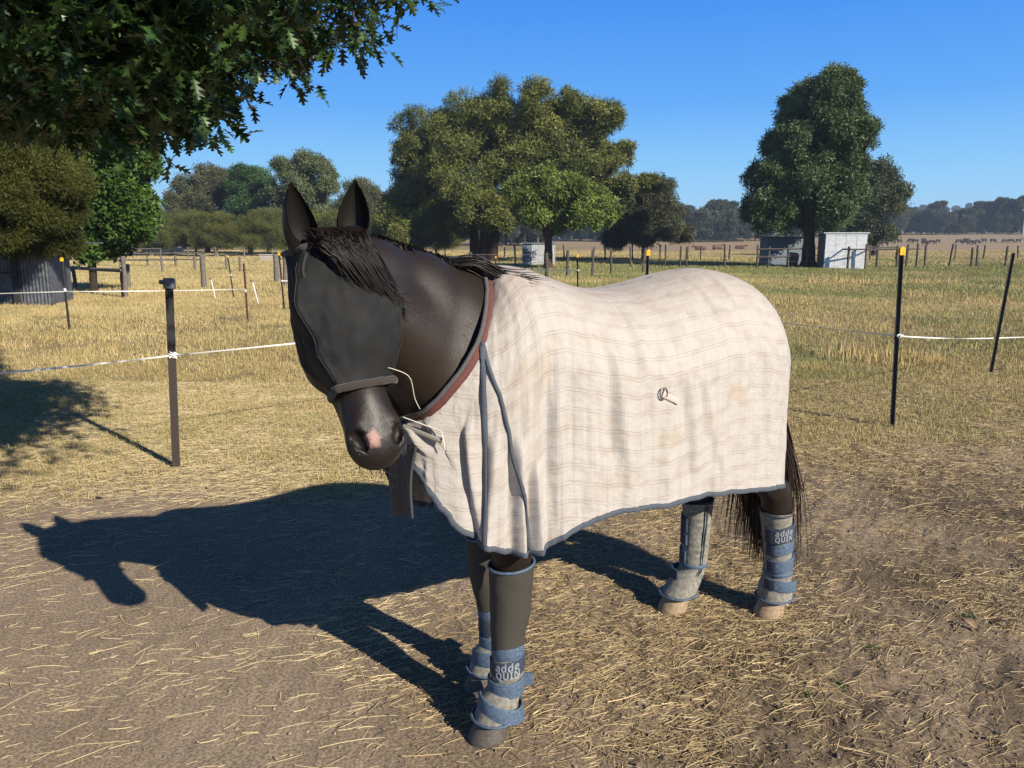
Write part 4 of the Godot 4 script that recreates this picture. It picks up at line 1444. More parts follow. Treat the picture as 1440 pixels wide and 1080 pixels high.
func build_trees() -> void:
	bark_tex = noise_tex(0.02, 512, 0.45, 1.1, 5, 61, Vector2(4, 1))
	var lm := leaf_mat()
	var dull := leaf_mat(0.25, 0.6)
	var gum := leaf_clump(11, 24, 0.26, 0.075, 0.36, 0.5)
	var gum_far := leaf_clump(12, 26, 0.30, 0.10, 0.55, 0.4)
	var fine := leaf_clump(13, 40, 0.16, 0.035, 0.36, -0.3)
	var needle := leaf_clump(16, 44, 0.085, 0.016, 0.24, -0.2)
	var broad := leaf_clump(14, 24, 0.13, 0.085, 0.26, 0.4)
	var hang := leaf_clump(15, 30, 0.34, 0.05, 0.42, 1.8)
	var red := bark(lin(0.155, 0.085, 0.058))
	var dark := bark(lin(0.085, 0.062, 0.048))
	var pale := bark(lin(0.42, 0.35, 0.28))
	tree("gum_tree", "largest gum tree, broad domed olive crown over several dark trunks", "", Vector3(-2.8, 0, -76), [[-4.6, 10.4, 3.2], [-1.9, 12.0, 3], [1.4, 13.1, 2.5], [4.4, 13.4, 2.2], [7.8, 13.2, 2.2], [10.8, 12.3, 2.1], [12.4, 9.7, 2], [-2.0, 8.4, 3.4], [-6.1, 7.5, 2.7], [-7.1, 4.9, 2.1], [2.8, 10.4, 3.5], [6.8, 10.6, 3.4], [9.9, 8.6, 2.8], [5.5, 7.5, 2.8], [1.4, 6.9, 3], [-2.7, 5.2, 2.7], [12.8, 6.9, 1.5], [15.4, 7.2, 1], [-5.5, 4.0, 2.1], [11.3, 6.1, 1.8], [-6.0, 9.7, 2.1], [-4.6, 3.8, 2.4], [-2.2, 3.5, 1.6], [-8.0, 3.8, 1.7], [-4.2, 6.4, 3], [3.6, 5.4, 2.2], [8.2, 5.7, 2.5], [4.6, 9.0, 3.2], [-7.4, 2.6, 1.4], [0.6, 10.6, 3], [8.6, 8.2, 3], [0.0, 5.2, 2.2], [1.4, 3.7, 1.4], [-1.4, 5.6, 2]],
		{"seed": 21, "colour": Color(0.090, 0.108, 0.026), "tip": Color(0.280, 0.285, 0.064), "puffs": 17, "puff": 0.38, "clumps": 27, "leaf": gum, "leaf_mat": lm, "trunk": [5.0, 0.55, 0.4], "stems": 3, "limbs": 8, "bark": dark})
	tree("gum_tree", "bright green gum tree with a reddish trunk in front of the small shed", "", Vector3(2.7, 0, -58), [[-1.9, 5.4, 1.4], [-0.3, 6, 1.5], [1.5, 5.6, 1.6], [3.4, 4.9, 1.4], [-1.3, 4.1, 1.2], [0.8, 4.0, 1.4], [2.6, 3.8, 1.3], [4.2, 4.1, 0.9], [0, 4.9, 1.5]],
		{"seed": 22, "colour": Color(0.105, 0.150, 0.028), "tip": Color(0.270, 0.310, 0.062), "puffs": 16, "puff": 0.40, "clumps": 26, "leaf": gum, "leaf_mat": lm, "trunk": [3.4, 0.40, 0.0], "limbs": 9, "bark": red})
	tree("gum_tree", "dull grey drooping gum tree with a pale forked trunk right of the largest tree", "", Vector3(13.5, 0, -80), [[-2.7, 5.8, 1.6], [-1.3, 6.8, 1.8], [0.7, 6.7, 1.9], [2.4, 5.1, 1.3], [-1.9, 3.7, 1.9], [0.2, 4, 1.9], [2.3, 3, 1.5], [3.9, 2.6, 0.9], [-3, 2.3, 1.2], [-0.4, 2.4, 1.3]],
		{"seed": 23, "colour": Color(0.098, 0.105, 0.060), "tip": Color(0.160, 0.165, 0.098), "puffs": 14, "puff": 0.45, "clumps": 22, "leaf": hang, "leaf_mat": dull, "trunk": [4.2, 0.26, -0.3], "limbs": 8, "bark": pale})
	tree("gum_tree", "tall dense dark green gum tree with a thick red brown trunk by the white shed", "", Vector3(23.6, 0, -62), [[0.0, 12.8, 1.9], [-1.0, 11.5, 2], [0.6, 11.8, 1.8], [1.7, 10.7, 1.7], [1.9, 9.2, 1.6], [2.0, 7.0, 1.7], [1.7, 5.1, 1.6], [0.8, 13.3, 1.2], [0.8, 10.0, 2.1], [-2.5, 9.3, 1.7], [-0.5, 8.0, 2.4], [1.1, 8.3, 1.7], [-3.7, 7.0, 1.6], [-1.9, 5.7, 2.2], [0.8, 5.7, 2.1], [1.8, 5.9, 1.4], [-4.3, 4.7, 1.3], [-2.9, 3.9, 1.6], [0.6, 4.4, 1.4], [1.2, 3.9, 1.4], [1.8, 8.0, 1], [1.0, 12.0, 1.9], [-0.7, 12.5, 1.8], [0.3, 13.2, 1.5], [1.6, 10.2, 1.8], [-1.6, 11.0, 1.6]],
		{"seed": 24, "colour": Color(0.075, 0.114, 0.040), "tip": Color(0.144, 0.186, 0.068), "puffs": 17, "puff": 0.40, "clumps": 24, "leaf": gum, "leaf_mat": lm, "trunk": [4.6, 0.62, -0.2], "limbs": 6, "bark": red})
	tree("gum_tree", "thin grey gum tree behind the white shed", "", Vector3(44, 0, -95), [[-0.7, 9.7, 1.9], [1.1, 8.3, 1.8], [-1.3, 7.3, 2.1], [0.8, 5.8, 2.3], [-1.5, 3.9, 1.9], [2.2, 7.7, 0.9], [0.4, 2.6, 1.6], [-2.2, 2.2, 1.2]],
		{"seed": 25, "colour": Color(0.095, 0.110, 0.055), "tip": Color(0.150, 0.160, 0.085), "puffs": 12, "puff": 0.40, "clumps": 14, "leaf": gum_far, "leaf_mat": dull, "trunk": [6.0, 0.28, 0.3], "limbs": 8, "bark": dark})
	tree("gum_tree", "grey green domed gum tree behind the row of young trees at left", "", Vector3(-43.7, 0, -112), [[-2.5, 7, 1.9], [-1, 9, 2.3], [1.4, 10.3, 2.3], [3.8, 9.7, 2.5], [1.4, 7, 2.7], [4.4, 7, 2.5], [-1.8, 5.6, 1.7]],
		{"seed": 26, "colour": Color(0.091, 0.096, 0.044), "tip": Color(0.156, 0.156, 0.081), "puffs": 14, "puff": 0.38, "clumps": 16, "leaf": gum_far, "leaf_mat": dull, "trunk": [5.0, 0.4, 0.8], "limbs": 9, "bark": dark})
	tree("leafy_tree", "rich green leafy tree between the grey dome and the light gum", "", Vector3(-36.2, 0, -108), [[0.7, 10.4, 1.8], [-0.8, 8.3, 2], [2, 9.1, 2], [0.4, 6.5, 2.4], [-1.3, 5, 2], [2, 6, 2], [0, 10.7, 1.2], [0.2, 3.4, 2.0]],
		{"seed": 27, "colour": Color(0.046, 0.101, 0.029), "tip": Color(0.078, 0.150, 0.044), "puffs": 14, "puff": 0.42, "clumps": 15, "leaf": gum_far, "leaf_mat": lm, "trunk": [3.0, 0.4, 0.2], "limbs": 6, "bark": dark})
	tree("gum_tree", "tall pale green gum tree rising behind the horse's right ear", "", Vector3(-27.5, 0, -104), [[0.6, 11.6, 1.9], [2.6, 10.9, 1.7], [-1.8, 11.1, 1.3], [3.4, 8.9, 1.3], [-0.5, 9.3, 2.1], [-2.9, 7.3, 2.1], [1.3, 7.7, 1.9], [-1.1, 5.4, 2.3], [2.2, 5.4, 2.1], [-3.5, 5, 1.7], [-1.0, 3.2, 2.0]],
		{"seed": 28, "colour": Color(0.104, 0.127, 0.052), "tip": Color(0.176, 0.202, 0.091), "puffs": 13, "puff": 0.40, "clumps": 14, "leaf": gum_far, "leaf_mat": dull, "trunk": [6.0, 0.35, 0.3], "limbs": 9, "bark": pale})
	tree("gum_tree", "olive gum tree seen between the horse's ears", "", Vector3(-22.6, 0, -118), [[-0.2, 9.1, 2], [1.9, 7.8, 2.2], [-1.9, 6.3, 2.4], [0.7, 5.2, 2.6], [4, 5.7, 2.2], [2.8, 3.1, 2.4]],
		{"seed": 29, "colour": Color(0.088, 0.094, 0.044), "tip": Color(0.137, 0.140, 0.072), "puffs": 13, "puff": 0.40, "clumps": 14, "leaf": gum_far, "leaf_mat": dull, "trunk": [4.0, 0.3, 0.3], "limbs": 6, "bark": dark})
	tree("gum_tree", "small far gum tree at the edge of the bright green tree", "", Vector3(-70.1, 0, -150), [[0.6, 8.9, 1.8], [1.7, 7.4, 1.4], [-0.3, 6.7, 1.7], [0.5, 4.5, 2.0]],
		{"seed": 30, "colour": Color(0.085, 0.091, 0.052), "puffs": 12, "puff": 0.42, "clumps": 10, "leaf": gum_far, "leaf_mat": dull, "trunk": [5.0, 0.3, 0.3], "limbs": 4, "bark": dark})
	tree("leafy_tree", "bright green leafy tree beside the corrugated shed", "", Vector3(-14.6, 0, -27), [[0.7, 4.5, 0.9], [1.2, 4, 0.8], [0.1, 3.6, 1.1], [1.1, 3.1, 0.8], [0.4, 2.6, 0.9], [-0.4, 2.2, 0.7], [1.6, 4.5, 0.5], [0.9, 2.1, 0.5], [-0.6, 3.2, 0.8], [1.6, 3.6, 0.4], [0.5, 5.1, 0.6], [-0.1, 4.1, 1], [0.2, 1.6, 0.7], [1.3, 2.4, 0.6], [-0.2, 5.2, 1.0], [1.0, 5.0, 0.8], [0.9, 5.8, 0.9], [-0.9, 5.6, 1.2], [1.9, 4.2, 0.5], [1.8, 2.4, 0.4], [2.0, 5.3, 0.5], [1.5, 4.9, 0.7], [1.7, 2.9, 0.5]],
		{"seed": 31, "flat": 1.0, "colour": Color(0.042, 0.088, 0.015), "tip": Color(0.115, 0.205, 0.034), "puffs": 13, "puff": 0.55, "clumps": 22, "leaf": broad, "leaf_mat": lm, "trunk": [2.2, 0.14, 0.2], "limbs": 8, "bark": dark})
	tree("cypress_tree", "olive needled tree hanging over the corrugated shed", "", Vector3(-15.0, 0, -19.4), [[2.9, 3.4, 0.84], [2.4, 2.8, 0.84], [3.2, 2.6, 0.67], [2.6, 2.1, 0.67], [3.3, 2.1, 0.42], [2.6, 3.5, 0.84], [3.5, 2.9, 0.42], [2.1, 1.9, 0.5], [2.9, 1.9, 0.34], [1.7, 3.9, 1.01], [2.7, 4.4, 0.92], [3.4, 3.7, 0.67], [3.1, 1.9, 0.5], [1.4, 2.5, 0.84], [2.2, 5.0, 1.18], [3.2, 4.7, 0.92], [2.6, 1.9, 0.59], [1.9, 1.8, 0.45], [3.5, 2.3, 0.55], [2.7, 1.7, 0.4], [4.0, 3.2, 0.5], [3.2, 4.4, 0.7]],
		{"seed": 32, "colour": Color(0.055, 0.064, 0.015), "tip": Color(0.130, 0.130, 0.030), "puffs": 15, "puff": 0.42, "clumps": 40, "leaf": needle, "leaf_mat": dull, "trunk": [2.4, 0.2, 0.2], "limbs": 6, "bark": dark})
	# the row of round young trees along the far fence
	var where := ["beneath the bright green tree", "in front of the white car", "just right of the white car", "behind the split post, beside its twin", "behind the rusty stake", "hidden mostly behind the horse's head", "behind the horse's forehead", "behind the horse's mane", "last of the row, by the largest gum"]
	var young := [[-49.4, 2.3], [-44.6, 2.9], [-39.7, 3.2], [-36.0, 2.7], [-30.2, 3.4], [-24.2, 3.0], [-20.4, 3.0], [-13.9, 3.1], [-9.5, 2.9]]
	for k in young.size():
		var r: float = young[k][1]
		tree("young_tree", "round olive young tree with a pale trunk, " + where[k], "row of young trees along the far fence", Vector3(young[k][0], 0, -95.0 - (k % 3) * 1.5), [[0, 3.2, r * 0.75], [-r * 0.6, 2.7, r * 0.6], [r * 0.6, 2.6, r * 0.62], [0.3 * r, 4.3 - 0.2 * (k % 3), r * 0.55], [-0.35 * r, 4.1, r * 0.5], [0, 2.0, r * 0.55], [-0.7 * r, 1.9, r * 0.42], [0.72 * r, 1.8, r * 0.42]],
			{"seed": 40 + k, "colour": Color(0.101, 0.112, 0.026), "tip": Color(0.169, 0.169, 0.047), "puffs": 12, "puff": 0.40, "clumps": 14, "leaf": fine, "leaf_mat": dull, "trunk": [2.0, 0.16, rng.randf_range(-0.3, 0.3)], "limbs": 4, "stems": 1 + k % 2, "bark": pale})
	# far tree lines: five kinds, set out one by one
	var kinds := []
	for k in 5:
		var h := [9.0, 12.0, 8.0, 11.0, 7.5][k] as float
		var w := [3.2, 3.0, 3.6, 2.6, 2.8][k] as float
		rng.seed = 300 + k
		var lobes := []
		for j in 13: lobes.append([rng.randf_range(-1, 1) * w * 0.85, rng.randf_range(0.22, 0.88) * h, w * rng.randf_range(0.26, 0.50)])
		var t := tree("far_gum_tree", "", "far tree line", Vector3(0, 0, 0), lobes, {"seed": 310 + k, "colour": Color(0.078, 0.091, 0.047), "tip": Color(0.111, 0.124, 0.065), "puffs": 11, "puff": 0.5, "clumps": 15, "leaf": leaf_clump(320 + k, 20, 0.42, 0.17, 0.62, 0.3), "leaf_mat": dull, "trunk": [h * 0.55, 0.22, 0.4], "limbs": 5, "bark": pale})
		kinds.append(t)
	rng.seed = 888
	var used := 0
	var rows := [[3.2, 17.5, 300.0, 380.0, 100, "far grey gum tree in the dense wood behind the cattle paddock"], [25.0, 37.0, 420.0, 540.0, 80, "far grey gum tree scattered along the right skyline beyond the cattle"], [19.5, 26.0, 360.0, 440.0, 34, "far grey gum tree beyond the paddock between the two right hand trees"], [-34.0, -20.0, 170.0, 240.0, 30, "far gum tree behind the young trees at the left"], [-20.0, 3.0, 200.0, 260.0, 44, "far gum tree glimpsed behind the horse and the largest gum"], [25.0, 37.0, 900.0, 1300.0, 60, "tiny hazy tree on the far hill at right"]]
	for row in rows:
		for k in int(row[4]):
			var az := deg_to_rad(rng.randf_range(row[0], row[1]))
			var d := rng.randf_range(row[2], row[3])
			var x := sin(az) * d
			var z := -cos(az) * d
			var o: Node3D = kinds[used % 5]
			if used >= 5:
				o = o.duplicate()
				o.name = numbered("far_gum_tree")
				add_child(o, true)
			o.position = Vector3(x, ground_y(x, z) + hill_y(x, z), z)
			o.rotation.y = rng.randf() * TAU
			o.scale = Vector3.ONE * rng.randf_range(0.75, 1.25) * (1.1 if d > 800.0 else (1.25 if d > 290.0 else 1.0))
			tag(o, row[5], "tree", row[5].replace("far grey gum tree", "far grey gum trees").replace("far gum tree", "far gum trees").replace("tiny hazy tree", "tiny hazy trees"))
			used += 1

# ------------------------------------------------------------------ the oak that overhangs the paddock from the left
func oak_leaf() -> ArrayMesh:
	# a lobed, bristle tipped leaf, 10 cm long, folded along its midrib
	var s := Shape.new()
	var ts := [0.0, 0.14, 0.24, 0.36, 0.50, 0.58, 0.74, 0.82, 0.92, 1.0]
	var ws := [0.01, 0.03, 0.24, 0.06, 0.38, 0.07, 0.30, 0.06, 0.11, 0.0]
	var push := [0.0, 0.0, 0.05, 0.0, 0.12, 0.0, 0.14, 0.0, 0.04, 0.0]
	for side in [-1.0, 1.0]:
		var n := s.v.size()
		for k in ts.size():
			var t: float = ts[k]
			s.add(Vector3(0, -0.10 * t * t, t) * 0.105)
			s.add(Vector3(side * ws[k], absf(ws[k]) * 0.22 - 0.10 * t * t, t + push[k]) * 0.105)
		for k in ts.size() - 1:
			s.quad(n + k * 2, n + k * 2 + 1, n + k * 2 + 3, n + k * 2 + 2)
	return s.mesh(false)

func spray_places(sd: int, count: int, reach: float) -> Array:
	rng.seed = sd
	var out := []
	var stems := 5
	var tips := []
	for k in stems: tips.append(Vector3(rng.randfn(0, 0.45), rng.randf_range(-0.5, 0.25), rng.randfn(0, 0.45)).normalized() * reach * rng.randf_range(0.6, 1.0))
	for k in count:
		var d: Vector3 = tips[k % stems]
		var at: Vector3 = d * lerpf(0.25, 1.0, float(k) / count) + Vector3(rng.randfn(0, 0.02), rng.randfn(0, 0.02), rng.randfn(0, 0.02))
		var out_dir := (d.normalized() * 0.4 + Vector3(rng.randfn(0, 0.7), rng.randfn(-0.45, 0.5), rng.randfn(0, 0.7))).normalized()
		var up := Vector3(rng.randfn(0, 0.4), 1, rng.randfn(0, 0.4)).normalized()
		if absf(up.dot(out_dir)) > 0.97: up = Vector3.RIGHT
		out.append(Transform3D(Basis.looking_at(-out_dir, up).scaled_local(Vector3.ONE * rng.randf_range(0.5, 0.92)), at))
	return [out, tips]

func on_picture(p: Vector3) -> Vector2:
	# where a point lies in degrees right of and above the view's axis
	var tilt := deg_to_rad(10.83)
	var d := -p.z
	var u := p.y - 1.6
	var depth := d * cos(tilt) - u * sin(tilt)
	if depth < 0.2: return Vector2(-99, 99)
	return Vector2(rad_to_deg(atan(p.x / depth)), rad_to_deg(atan((d * sin(tilt) + u * cos(tilt)) / depth)))

func shade_clear(p: Vector3) -> bool:
	# the crown leaves the yard where the horse stands in the sun
	var run := p.y / tan(deg_to_rad(29.0))
	var x := p.x - run * sin(deg_to_rad(46.0))
	var d := -p.z + run * cos(deg_to_rad(46.0))
	if d < 0.5: return true
	var limit := -0.70
	if d > 5.6 and d < 8.4: limit = -0.575
	return x / d < limit

func build_oak() -> void:
	var t := thing("oak_tree", "dark glossy oak overhanging the yard, its lobed leaves hanging into the sky", "tree", Vector3(-5.4, 0, -1.4))
	var base := t.position
	var leaf := oak_leaf()
	var lm := leaf_mat(0.5, 0.38)
	var wood := bark(lin(0.10, 0.078, 0.062))
	var s := Shape.new()
	s.tube(spline([Vector3(0, -0.3, 0), Vector3(0.1, 1.2, 0), Vector3(-0.1, 2.8, 0.1), Vector3(0.1, 5.0, 0), Vector3(0.0, 7.5, 0.1)], 20), range(20).map(func(k): return 0.36 * lerpf(1.0, 0.3, k / 19.0) + 0.2 * exp(-k * 0.8)), 16)
	put("trunk", s.mesh(), wood, t)
	# sprays along the lower edge of the crown: [x, y, z] in the yard
	var edge := []
	for e in EDGE: edge.append(e)
	var places := []
	var colours := PackedColorArray()
	var variants := []
	for v in 4: variants.append(spray_places(700 + v, 34, 0.29))
	rng.seed = 1234
	var centres := []
	for k in 90000:
		if centres.size() > 2000: break
		var q := Vector3(rng.randf_range(-1, 1), rng.randf_range(-1, 1), rng.randf_range(-1, 1))
		if q.length() > 1.0 or q.length() < 0.15: continue
		var p := Vector3(-4.6, 5.3, -2.6) + q * Vector3(6.0, 3.3, 5.6)
		if p.length() < 2.4 or p.distance_to(Vector3(0, 1.6, 0)) < 1.7 or p.y < 2.1: continue
		if not shade_clear(p): continue
		var a := on_picture(p)
		if a.x > -36.0 and a.x < 36.0 and a.y < 30.0:
			var floor_at: float = along_table(FLOOR_X, FLOOR_Y, a.x)
			if a.y < floor_at + 2.4 or a.x > -8.5: continue
		centres.append(p)
	# the part of the crown in view, thicker
	var more := 0
	for k in 60000:
		if more > 1500: break
		var p := Vector3(rng.randf_range(-6.0, -0.4), rng.randf_range(2.1, 5.6), -rng.randf_range(3.1, 7.5))
		var a := on_picture(p)
		if a.x < -37.0 or a.x > -8.0 or a.y > 31.0 or not shade_clear(p): continue
		if a.y < along_table(FLOOR_X, FLOOR_Y, a.x) + 2.0: continue
		if a.x > -16.0 and rng.randf() > 0.30: continue
		centres.append(p)
		more += 1
	# and the part out of view overhead, towards the sun, placed to shade the rest
	more = 0
	for k in 60000:
		if more > 1300: break
		var p := Vector3(rng.randf_range(-4.5, 1.6), rng.randf_range(3.3, 6.6), rng.randf_range(-4.2, 1.6))
		var a := on_picture(p)
		if (a.x > -37.0 and a.x < 37.0 and a.y < 31.0) or not shade_clear(p): continue
		centres.append(p)
		more += 1
	for p in centres:
		var v: Array = variants[rng.randi() % 4]
		var turn := Basis(Vector3.UP, rng.randf() * TAU) * Basis(Vector3.RIGHT, rng.randfn(0, 0.3))
		var big := rng.randf_range(0.9, 1.35)
		for x in v[0]:
			places.append(Transform3D(turn.scaled(Vector3.ONE * big), p - base) * x)
			colours.append(Color(0.028, 0.062, 0.014).lerp(Color(0.055, 0.100, 0.022), rng.randf()) * rng.randf_range(0.75, 1.2))
	print("oak leaves ", places.size())
	scatter("crown", leaf, lm, places, t, colours)
	var one := []
	for k in 4:
		var m := leaf_mat(0.5, 0.36)
		m.vertex_color_use_as_albedo = false
		m.albedo_color = [lin(0.030, 0.066, 0.015), lin(0.040, 0.082, 0.018), lin(0.052, 0.100, 0.022), lin(0.026, 0.056, 0.014)][k]
		one.append(m)
	var n := 0
	var stuff := []
	var stuff_c := PackedColorArray()
	for k in edge.size():
		var e: Vector3 = edge[k]
		var p := Vector3(e.x - 0.14, e.y, e.z) - base
		var v: Array = variants[k % 4]
		var turn := Basis(Vector3.UP, k * 1.7)
		for j in v[0].size():
			var xf: Transform3D = Transform3D(turn, p) * v[0][j]
			if j % 3 == 0 and n < 300:
				var o := put("leaf", leaf, one[(j + k) % 4], t)
				o.transform = xf
				n += 1
			else:
				stuff.append(xf)
				stuff_c.append(Color(0.032, 0.070, 0.016).lerp(Color(0.052, 0.100, 0.022), rng.randf()))
		# twigs of the spray and the branch that carries it
		s = Shape.new()
		for tip in v[1]:
			var w: Vector3 = turn * tip
			s.tube([p, p + w * 0.5 + Vector3(0, 0.01, 0), p + w], [0.004, 0.003, 0.0012], 5)
		if k % 2 == 0:
			var from := Vector3(-0.1, 3.4 + 0.15 * (k % 5), 0.0)
			s.tube(spline([from, from.lerp(p, 0.4) + Vector3(0, 0.5, 0), from.lerp(p, 0.75) + Vector3(0.1, 0.32, 0.1), p], 16), range(16).map(func(i): return lerpf(0.06, 0.005, pow(i / 15.0, 0.6))), 7)
		else:
			var q: Vector3 = edge[k - 1] - base - Vector3(0.14, 0, 0)
			s.tube(spline([q + (q - p) * 0.1 + Vector3(0, 0.15, 0), q.lerp(p, 0.5) + Vector3(0, 0.05, 0.05), p], 8), range(8).map(func(i): return lerpf(0.012, 0.004, i / 7.0)), 6)
		put("branch", s.mesh(), wood, t)
	scatter("outer_leaves", leaf, lm, stuff, t, stuff_c)

func along_table(xs: Array, ys: Array, x: float) -> float:
	if x <= xs[0]: return ys[0]
	for k in range(1, xs.size()):
		if x <= xs[k]: return lerpf(ys[k - 1], ys[k], (x - xs[k - 1]) / (xs[k] - xs[k - 1]))
	return ys[-1]

const EDGE := [Vector3(-0.40, 2.77, -3.90), Vector3(-0.51, 2.69, -3.90), Vector3(-0.60, 2.80, -4.00), Vector3(-0.59, 2.56, -3.80), Vector3(-0.75, 2.65, -4.00), Vector3(-0.78, 2.43, -3.70), Vector3(-0.93, 2.54, -4.00), Vector3(-0.92, 2.37, -3.60), Vector3(-0.91, 2.71, -4.20), Vector3(-1.05, 2.61, -4.10), Vector3(-1.15, 2.72, -4.10), Vector3(-1.23, 2.72, -4.00), Vector3(-1.29, 2.58, -3.90), Vector3(-1.33, 2.45, -3.80), Vector3(-1.54, 2.59, -4.20), Vector3(-1.52, 2.39, -3.90), Vector3(-1.56, 2.27, -3.80), Vector3(-1.77, 2.37, -4.10), Vector3(-1.62, 2.20, -3.70), Vector3(-1.85, 2.30, -4.00), Vector3(-2.04, 2.30, -4.20), Vector3(-2.08, 2.29, -4.00), Vector3(-2.29, 2.27, -4.10), Vector3(-2.37, 2.29, -4.00), Vector3(-2.43, 2.25, -3.90), Vector3(-1.40, 2.24, -3.60), Vector3(-0.72, 2.81, -4.10), Vector3(-0.58, 2.92, -4.20)]
const FLOOR_X := [-34.0, -29.5, -26.0, -24.3, -21.2, -19.8, -18.4, -16.2, -14.0, -11.5, -9.4, -6.5, -5.0]
const FLOOR_Y := [18.0, 18.0, 17.5, 17.2, 20.2, 23.2, 24.4, 22.6, 22.0, 23.0, 24.0, 25.5, 28.5]

# ------------------------------------------------------------------ fences, sheds, cattle
func on_ground(x: float, z: float, lift := 0.0) -> Vector3:
	return Vector3(x, ground_y(x, z) + lift, z)

func picket_mesh(high: float, wide: float) -> ArrayMesh:
	# a star picket: three ribs
	var s := Shape.new()
	for k in 3:
		var b := Basis(Vector3.UP, TAU * k / 3.0 + 0.4)
		s.box(Vector3(-0.003, -0.15, 0), Vector3(0.003, high, wide), Transform3D(b, Vector3.ZERO))
	return s.mesh(false)

func steel_picket(label: String, at: Vector3, high: float, lean: Vector2, knot: float, cap: Material, post: Material, white: Material, group := "steel pickets of the electric fence") -> Node3D:
	var t := thing("steel_picket", label, "fence post", at, 0.0, group)
	t.rotation = Vector3(lean.y / high, 0, -lean.x / high)
	put("post", picket_mesh(high, 0.021), post, t)
	if cap:
		var s := Shape.new()
		s.box(Vector3(-0.021, high - 0.045, -0.017), Vector3(0.021, high + 0.014, 0.020))
		s.box(Vector3(-0.029, high - 0.026, -0.008), Vector3(-0.021, high + 0.003, 0.009))
		s.tube([Vector3(0, high + 0.014, 0), Vector3(0, high + 0.022, 0)], [0.017, 0.011], 10)
		put("yellow_cap", s.mesh(false), cap, t)
	if knot > 0.0:
		var s := Shape.new()
		rng.seed = int(absf(at.x) * 100)
		for k in 5:
			var p := Vector3(0.012, knot, 0.02)
			var pts := []
			for j in 7: pts.append(p + Vector3(rng.randfn(0, 0.012), rng.randfn(0, 0.012), rng.randfn(0, 0.010)))
			s.tube(spline(pts, 14), range(14).map(func(_k): return 0.0045), 5)
		put("tape_knot", s.mesh(), white, t)
	return t

func tape(label: String, pts: Array, sag: float, wide: float, m: Material) -> void:
	# a flat polytape, twisted in places
	var s := Shape.new()
	for k in pts.size() - 1:
		var a: Vector3 = pts[k]
		var b: Vector3 = pts[k + 1]
		var n := maxi(10, int(a.distance_to(b) * 12.0))
		var n0 := s.v.size()
		var side := (b - a).cross(Vector3.UP).normalized()
		for j in n + 1:
			var t := float(j) / n
			var p := a.lerp(b, t) - Vector3(0, sag * 4.0 * t * (1.0 - t), 0)
			var tw := 0.25 + 0.6 * sin(t * 9.0 + k * 2.0) * sin(t * 3.1 + k)
			var w := (Vector3.UP * cos(tw) + side * sin(tw)) * wide * 0.5
			var th := (side * cos(tw) - Vector3.UP * sin(tw)) * 0.0008
			s.add(p + w + th, Vector2(j, 0)); s.add(p - w + th, Vector2(j, 1)); s.add(p - w - th, Vector2(j, 1)); s.add(p + w - th, Vector2(j, 0))
		for j in n:
			for e in 4:
				var q := n0 + j * 4 + e
				var r := n0 + j * 4 + (e + 1) % 4
				s.quad(q, q + 4, r + 4, r)
	tag(put("electric_tape", s.mesh(), m, self), label, "fence tape", "electric fence tapes")

func wood_post(high: float, r: float, sd: int) -> ArrayMesh:
	var s := Shape.new()
	rng.seed = sd
	var pts := []
	var rr := []
	for k in 7:
		pts.append(Vector3(rng.randfn(0, 0.06), 0, rng.randfn(0, 0.06)) * r * 1.5 + Vector3(0, lerpf(-0.2, high, k / 6.0), 0))
		rr.append(r * rng.randf_range(0.9, 1.1))
	s.tube(pts, rr, 9)
	return s.mesh()

func fence(label: String, posts: Array, high: float, wires: Array, m: Material, wire: Material, rails: Array, group := "") -> Node3D:
	# posts stand where they are given; the wires run from post to post in order
	var a: Vector3 = on_ground(posts[0][0], posts[0][1])
	var t := thing("post_and_wire_fence", label, "fence", a, 0.0, group)
	var tops := []
	var shapes := []
	for k in 5: shapes.append(wood_post(high, 0.085, 60 + k))
	rng.seed = posts.size() * 7 + 1
	for p in posts:
		var o := put("fence_post", shapes[rng.randi() % 5], m, t)
		var g := on_ground(p[0], p[1]) - a
		var f: float = p[2] if p.size() > 2 else 1.0
		o.position = g
		o.rotation = Vector3(rng.randfn(0, 0.03), rng.randf() * TAU, rng.randfn(0, 0.035))
		o.scale = Vector3(rng.randf_range(0.75, 1.15), f * rng.randf_range(0.9, 1.08), rng.randf_range(0.75, 1.15))
		tops.append(g)
	for w in wires:
		var s := Shape.new()
		for k in tops.size() - 1:
			s.tube([tops[k] + Vector3(0, w, 0.09), (tops[k] + tops[k + 1]) * 0.5 + Vector3(0, w - 0.02, 0.09), tops[k + 1] + Vector3(0, w, 0.09)], [0.006, 0.006, 0.006], 4, false)
		put("wire", s.mesh(), wire, t)
	for r in rails:
		var s := Shape.new()
		var p: Vector3 = tops[r[0]] + Vector3(0, r[2], 0.10)
		var q: Vector3 = tops[r[1]] + Vector3(0, r[2] + 0.02, 0.10)
		s.tube([p - (q - p).normalized() * 0.12, p.lerp(q, 0.5) - Vector3(0, 0.012, 0), q + (q - p).normalized() * 0.12], [0.06, 0.055, 0.06], 8)
		put("rail", s.mesh(), m, t)
	return t

